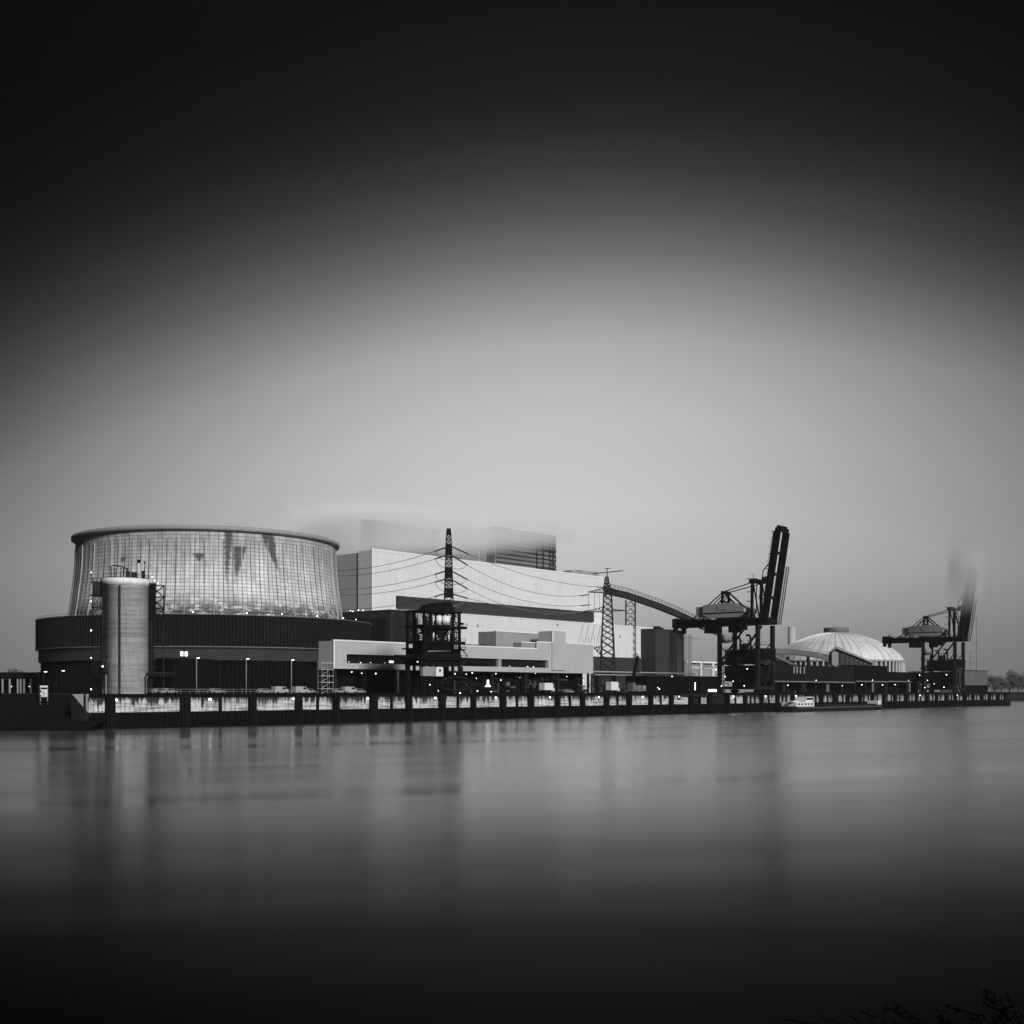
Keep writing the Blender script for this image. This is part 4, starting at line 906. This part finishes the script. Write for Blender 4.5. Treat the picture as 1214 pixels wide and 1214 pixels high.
cars = [(190, 12, 'carlight', 0, 'silver car parked right beside the foot of the concrete silo'), (200.5, 13, 'carlight', .2, 'silver car under the pipe gantry, second from the silo'),
        (241, 12, 'cardark', 0, 'dark car parked next to the leftmost tall lamp post'), (256, 12, 'carlight', .1, 'silver car between the two left tall lamp posts'), (263.5, 13, 'cardark', 0, 'dark car right of a silver one before the cooling tower ring'),
        (313, 12, 'carlight', 0, 'silver car midway between the two right tall lamp posts'), (332, 13, 'carwhite', 0, 'white van just left of the rightmost tall lamp post'), (356.5, 12, 'carwhite', 0, 'white van right of the rightmost tall lamp post'),
        (366, 14, 'carlight', .1, 'silver car closest to the scaffold stair on its left'), (402, 12, 'carlight', 0, 'silver car below the left end of the office gallery'), (414, 12, 'carwhite', 0, 'white van between two silver cars under the office gallery'),
        (425, 12, 'carlight', 0, 'silver car third under the office gallery, near the column'), (674, 14, 'carlight', 0, 'silver car near the white truck under the office gallery end'), (692, 14, 'cardark', 0, 'dark car right of the truck by the grey pylon base')]
for px, tt, pc, tw, lab in cars:
    o = protos[pc] if pc not in used else copy_tree(protos[pc]); used.add(pc)
    o.location = P(S(px, tt), tt); o.rotation_euler.z = ANG + tw; o['label'] = lab
def truck(px, tt, label, m_, ln=7.5, hh=3.2):
    o = thing('truck', label, 'truck', P(S(px, tt), tt))
    MB().prism([(ln*.32, .7), (ln*.5, .7), (ln*.5, 1.9), (ln*.46, hh*.86), (ln*.32, hh*.86)], -1.15, 1.15).build('cab', M[m_], o)
    MB().box(-ln*.5, ln*.30, -1.2, 1.2, 1.15, hh).build('box_body', M[m_], o); MB().box(-ln*.5, ln*.48, -.5, .5, .6, 1.1).build('chassis', M['steel'], o)
    MB().box(ln*.36, ln*.47, -1.17, -1.15, 1.7, hh*.8).build('side_window', M['glass'], o)
    for i in (-ln*.34, -ln*.18, ln*.4):
        for j in (-1, 1): MB().tube([(i, j - .15, .5), (i, j + .15, .5)], .5, 12).build('wheel', M['black'], o)
truck(648.5, 12, 'small white truck under the right half of the office gallery', 'carwhite', 5.6, 3.6); truck(726.5, 11, 'white covered truck just right of the grey pylon base', 'carwhite', 5.4, 4.2)
mc = thing('mobile_crane', 'mobile crane with a long black boom leaning right before the grey plinth', 'mobile crane', P(S(753, 12), 12))
MB().box(-3.5, 5.5, -1.3, 1.3, .7, 1.5).build('carrier', M['grey'], mc); MB().box(3.4, 5.4, -1.25, 1.25, 1.5, 3.0).build('cab', M['carlight'], mc); MB().box(-2.8, 2.2, -1.2, 1.2, 1.55, 3.1).box(-3.4, -1.6, -1.3, 1.3, 1.5, 4.0).build('superstructure', M['grey'], mc)
MB().bar((-3.0, -.2, 2.2), (1.6, -.2, 13.9), .95).build('boom', M['steel'], mc); MB().bar((1.7, -.2, 13.9), (1.7, -.2, 8.5), .08).box(1.4, 2, -.5, .1, 7.8, 8.5).build('hook_line', M['steel'], mc)
for i in (-2.6, -1.1, 2.4, 4.2):
    for j in (-1.15, 1.15): MB().tube([(i, j - .2, .55), (i, j + .2, .55)], .55, 12).build('wheel', M['black'], mc)
def lamp_post(loc, hh, label, grp, m_='galv', rz=ANG):
    o = thing('street_lamp', label, 'lamp post', loc, rz, grp)
    MB().tube([(0, 0, 0), (0, 0, hh)], [.13, .09], 8).build('pole', M[m_], o)
    hd = MB().box(-.25, .9, -.2, .2, hh - .05, hh + .13).build('lamp_head', M['steel2'], o); MB().box(.1, .8, -.15, .15, hh - .13, hh - .06).build('lit_lens', M['lamp'], hd)
for px, py, lab in ((233, 779.5, 'leftmost of three tall pale lamp posts before the cooling tower ring'), (292, 780.5, 'middle one of three tall pale lamp posts before the cooling tower ring'), (345.5, 782, 'rightmost of three tall pale lamp posts before the cooling tower ring')):
    s_ = S(px, 6); lamp_post(P(s_, 6), Z(py, s_, 6) - G, lab, 'tall lamp posts on the quay')
for px, py, lab in ((52, 796, 'short lamp post standing above the white sign on the bank'), (73, 794.8, 'short lamp post midway between the white sign and the silo'), (110, 794, 'short lamp post at the quay end just left of the silo')):
    q = at(px, 330); lamp_post(q, (HY - py)*330/F + .6, lab, 'short lamp posts on the bank', 'steel2', 0)
q = thing('pipe_rail', 'thin horizontal pipe on posts running along the top of the grassy bank', 'pipe', at(45, 333), 0); L = 65*333/F
MB().tube([(0, 0, 5.9), (L, 0, 6.2)], .1, 6).build('pipe', M['steel2'], q)
for k in range(4): x_ = .2 + k*(L - .5)/3; MB().bar((x_, .1, 0), (x_, .1, 5.9 + .3*k/3), .14).build('post', M['steel2'], q)
sn = thing('river_sign', 'white river sign with a black mark on two legs standing on the grassy bank', 'sign', at(52, 292) - Vector((0, 0, 1.6)), 0)
for i in (-.85, .85): MB().box(i - .09, i + .09, 0, .2, -3, 3.6).build('leg', M['galv'], sn)
MB().box(-.85, .85, -.1, 0, .95, 2.75).build('panel', M['carwhite'], sn)
MB().bar((-.05, -.13, 2.45), (-.3, -.13, 1.75), .2, .05).bar((-.3, -.13, 1.75), (.2, -.13, 1.8), .2, .05).bar((.2, -.13, 2.1), (.05, -.13, 1.15), .22, .05).box(-.82, -.5, -.14, -.1, 2.0, 2.5).box(-.82, -.55, -.14, -.1, 1.0, 1.4).build('black_mark', M['black'], sn)
MB().box(-.9, .9, -.1, .1, 3.2, 3.65).build('top_board', M['carwhite'], sn)
ls = thing('open_shed', 'long low black shed with pale posts at the far left edge', 'shed', at(-70, 470), 0); L = 112*470/F; zt = (HY - 797)*470/F + .6
MB().box(0, L, 0, 12, zt - 2.4, zt).build('roof', M['darker'], ls); MB().box(0, L, 10, 11, 0, zt - 2.4).build('back_wall', M['void'], ls)
for px in (-50, -30, -10, 2.5, 11, 20.5, 24, 28, 36): x_ = (px + 70)*470/F; MB().box(x_ - .3, x_ + .3, .3, .8, 0, zt - 2.4).build('post', M['mid'], ls)
for px in (14, 35): MB().ball(((px + 70)*470/F, -.2, 2.6), .25, 5).build('lamp', M['lampsoft'], ls)
bt = thing('river_barge', 'long dark inland barge with a white wheelhouse moored along the quay', 'barge', P(S(932, -8), -8, 0)); L = S(1043, -8) - S(932, -8)
def ring_(x_, w_, z0, z1): return [(x_, -w_, z1), (x_, -w_*.85, z0), (x_, w_*.85, z0), (x_, w_, z1)]
vs = []; secs = [(0, 3.2, .3, 2.4), (3, 4.4, -.4, 2.2), (L*.9, 4.5, -.4, 2.0), (L*.96, 3.4, -.4, 2.6), (L, .6, .2, 3.1)]
for a in secs: vs += ring_(*a)
MB().add(vs, [(4*i+j, 4*i+j+1, 4*i+5+j, 4*i+4+j) for i in range(4) for j in range(3)] + [(4*i, 4*i+4, 4*i+7, 4*i+3) for i in range(4)] + [(0, 3, 2, 1), (16, 17, 18, 19)]).build('hull', M['hull'], bt)
sub('hatch_coaming', M['steel2'], bt, (28, L*.88, -3.2, 3.2, 2.0, 2.9)); sub('rub_rail', M['grey'], bt, (.6, L*.9, -4.62, -4.5, 1.55, 1.8))
sub('stern_cabin', M['carwhite'], bt, (2.5, 19, -3.4, 3.4, 2.2, 4.1)); wh = sub('wheelhouse', M['carwhite'], bt, (13, 19.5, -2.6, 2.6, 4.1, 6.3)); sub('wheelhouse_window', M['glass'], wh, (13.3, 19.2, -2.66, -2.6, 5.0, 5.9))
for k in range(5): sub('cabin_window', M['glass'], bt, (4 + k*3, 5.6 + k*3, -3.46, -3.4, 2.9, 3.6))
sub('bow_cabin', M['carwhite'], bt, (L*.915, L*.955, -2.6, 2.6, 2.4, 4.3)); sub('tender', M['carwhite'], bt, (1.0, 6.5, -2.6, -1.2, 4.15, 4.7))
MB().bar((8, 0, 4.1), (8, 0, 9), .14).bar((L*.96, 0, 2.5), (L*.96, 0, 7), .14).build('mast', M['galv'], bt)
an_ = thing('antenna_mast', 'thin antenna mast with crossbars rising behind the building at the quay end', 'antenna', at(1157.5, 800), 0)
MB().tube([(0, 0, 0), (0, 0, 49)], .12, 5).build('pole', M['steel2'], an_)
for z_, l_ in ((48.5, 1.8), (26.4, 4.4), (19.6, 2.6)): MB().bar((-l_, 0, z_), (l_*.6, 0, z_), .1).build('crossbar', M['steel2'], an_)
an2 = thing('antenna_mast', 'shorter second antenna rod left of the tall mast at the quay end', 'antenna', at(1150.5, 800), 0)
MB().tube([(0, 0, 0), (0, 0, 27)], .1, 5).build('pole', M['steel2'], an2); MB().bar((-1.5, 0, 19), (1.5, 0, 19), .08).build('crossbar', M['steel2'], an2)

# ------------------------------------------------------------------ trees and shrubs
def tree(loc, hh, ww, label, nm='broad_tree', n=2600, seed=0, group='trees on the far banks', lm='leaf_far'):
    r_ = random.Random(seed); o = thing(nm, label, 'tree', loc, 0, group)
    tk = MB().tube([(0, 0, -.3), (.1, 0, hh*.3), (r_.uniform(-.4, .4), 0, hh*.62)], [hh*.03, hh*.022, hh*.012], 6)
    blobs = []
    for k in range(9):
        a = r_.uniform(0, 6.28); rad = ww*.5*r_.uniform(.15, .85); z_ = hh*r_.uniform(.22, .86); c = Vector((math.cos(a)*rad, math.sin(a)*rad, z_)); blobs.append((c, ww*r_.uniform(.18, .3)))
        tk.tube([(0, 0, hh*r_.uniform(.25, .5)), c*.6 + Vector((0, 0, z_*.35)), c], [hh*.013, hh*.008, .04], 5)
    tk.build('trunk', M['bark'], o); cr_ = MB()
    for i in range(n):
        c, rr_ = blobs[i % 9]; d_ = Vector((r_.gauss(0, 1), r_.gauss(0, 1), r_.gauss(0, .8))).normalized() * rr_ * r_.random()**.4
        p = c + d_; s_ = hh*r_.uniform(.018, .04); a1 = Vector((r_.gauss(0, 1), r_.gauss(0, 1), r_.gauss(0, 1))).normalized(); a2 = a1.orthogonal().normalized()
        cr_.add([p - a1*s_, p + a2*s_*.7, p + a1*s_, p - a2*s_*.7], [(0, 1, 2, 3)])
    cr_.build('crown', M[lm], o); return o
far = [(1178, 1160, 17, 16, 'leftmost hazy tree on the far bank, next to the quay end'), (1187, 1150, 15, 18, 'second hazy tree from the quay end on the far bank'), (1197, 1170, 20, 20, 'tallest rounded hazy tree at the right edge of the far bank'),
       (1207, 1150, 17, 18, 'hazy tree right of the tallest one on the far bank'), (1216, 1170, 19, 20, 'hazy tree cut by the right frame edge'), (1229, 1160, 18, 20, 'hazy tree just past the right frame edge')]
for i, (px, Y, h_, w_, lab) in enumerate(far): tree(at(px, Y + 40), h_, w_, lab, seed=i, group='trees on the far right bank')
lft = [(3, 1000, 15, 15, 'hazy tree at the left frame edge behind the low shed'), (14, 1010, 19, 16, 'highest hazy tree behind the low shed on the left'), (25, 1000, 17, 15, 'hazy tree behind the shed right of the highest'), (36, 990, 15, 14, 'hazy tree closest to the dark tower ring')]
for i, (px, Y, h_, w_, lab) in enumerate(lft): tree(at(px, Y), h_, w_, lab, seed=20 + i, group='trees behind the low shed')
bs = [(1071, 760, 12.5, 10, 'small bushy tree directly right of the dome columns'), (1082, 770, 14, 11, 'middle bushy tree between the dome and the second crane'), (1090, 765, 11.5, 9, 'bushy tree nearest the second crane legs'), (1058, 790, 13.5, 12, 'bushy tree in front of the last dome columns')]
for i, (px, Y, h_, w_, lab) in enumerate(bs): tree(at(px, Y), h_, w_, lab, seed=40 + i, lm='leaf', group='trees between dome and second crane')
def shrub(loc, hh, ww, label, seed):
    r_ = random.Random(seed); o = thing('overhanging_shrub', label, 'shrub', loc, 0, 'dark shrubs on the near bank'); st = MB(); lf = MB()
    for k in range(26):
        a = r_.uniform(0, 6.28); tip = Vector((math.cos(a)*ww*r_.uniform(.2, .6), math.sin(a)*ww*.5*r_.random(), hh*r_.uniform(.5, 1))); md = tip*.5 + Vector((0, 0, hh*.25)); st.tube([(0, 0, 0), md, tip], [.018, .010, .004], 5)
        for i in range(26):
            f = .35 + .65*i/26; p = Vector((0, 0, 0)).lerp(md, f*2) if f < .5 else md.lerp(tip, f*2 - 1); d_ = Vector((r_.gauss(0, 1), r_.gauss(0, 1), r_.gauss(0, .5))).normalized(); l_ = r_.uniform(.03, .07); n_ = d_.orthogonal().normalized()*l_*.14
            lf.add([p, p + d_*l_*.5 + n_, p + d_*l_, p + d_*l_*.5 - n_], [(0, 1, 2, 3)])
    st.build('stems', M['shrubleaf'], o); lf.build('leaves', M['shrubleaf'], o)
for i, (px, Y, top, ww, lab) in enumerate(((1045, 8.6, 1204, 1.3, 'low dark shrub leaning over the water left of the corner'), (1120, 8.2, 1203, 1.2, 'middle dark shrub at the bottom edge near the corner'), (1220, 7.8, 1176, 1.0, 'tallest dark shrub in the bottom right corner'))):
    b = at(px, Y, 1214 + 45); tp = at(px, Y, top); shrub(b, tp.z - b.z, ww, lab, 60 + i)

# ------------------------------------------------------------------ air
def volume(name, m):
    m.node_tree.nodes.remove(m.node_tree.nodes['Principled BSDF'])
hz = bpy.data.materials.new('haze_air'); hz.use_nodes = True; t = NT(hz.node_tree); t.n.remove(t.n['Principled BSDF'])
pv = t.new('ShaderNodeVolumePrincipled'); pv.inputs['Color'].default_value = (.95, .95, .95, 1); pv.inputs['Density'].default_value = .00004; pv.inputs['Anisotropy'].default_value = 0
t.l.new(pv.outputs[0], t.n['Material Output'].inputs['Volume'])
hb = MB().box(-3300, 3300, -320, 4500, -2, 125).build('haze', hz, kind='stuff')
def fog(name, loc, half, rz, zlo, zhi, dens, slope=0.0, aniso=-.3, shape=2):
    m = bpy.data.materials.new(name + '_air'); m.use_nodes = True; t = NT(m.node_tree); t.n.remove(t.n['Principled BSDF'])
    tc = t.new('ShaderNodeTexCoord'); sp = t.new('ShaderNodeSeparateXYZ'); t.l.new(tc.outputs['Object'], sp.inputs[0]); x, y, z = sp.outputs
    zz = t.m('ADD', z, t.m('MULTIPLY', x, -slope)); nz = t.noise(tc.outputs['Object'], .03, 3, .6); zz = t.m('ADD', zz, t.m('MULTIPLY', t.m('SUBTRACT', nz, .5), 10))
    k = t.step(zz, zlo, zhi)
    rr = t.m('ADD', t.m('POWER', t.m('ABSOLUTE', t.m('DIVIDE', x, half[0])), shape), t.m('POWER', t.m('ABSOLUTE', t.m('DIVIDE', y, half[1])), shape))
    k = t.m('MULTIPLY', k, t.step(t.m('ADD', rr, t.m('MULTIPLY', t.m('SUBTRACT', nz, .5), .5)), 0, 1, 1, 0))
    k = t.m('MULTIPLY', k, t.step(z, half[2]*.3, half[2], 1, 0))
    pv = t.new('ShaderNodeVolumePrincipled'); pv.inputs['Color'].default_value = (1, 1, 1, 1); pv.inputs['Anisotropy'].default_value = aniso
    t.l.new(t.m('MULTIPLY', k, dens), pv.inputs['Density']); t.l.new(pv.outputs[0], t.n['Material Output'].inputs['Volume'])
    return MB().box(-half[0], half[0], -half[1], half[1], -half[2], half[2]).build(name, m, None, loc, rz, kind='stuff')
fog('low_cloud', P(330, 200, 86), (100, 38, 19), ANG, -8, 5, .095, slope=.14, aniso=-.33, shape=4)
los = Vector((.363, .932, 0))                      # mist bank turned to the camera's sight line, thin towards the sun against self-shadowing
fog('low_cloud', P(550, -1, 71) - los * 17, (26, 12, 26), math.atan2(los.y, los.x), -22, 8, .07, aniso=.07)
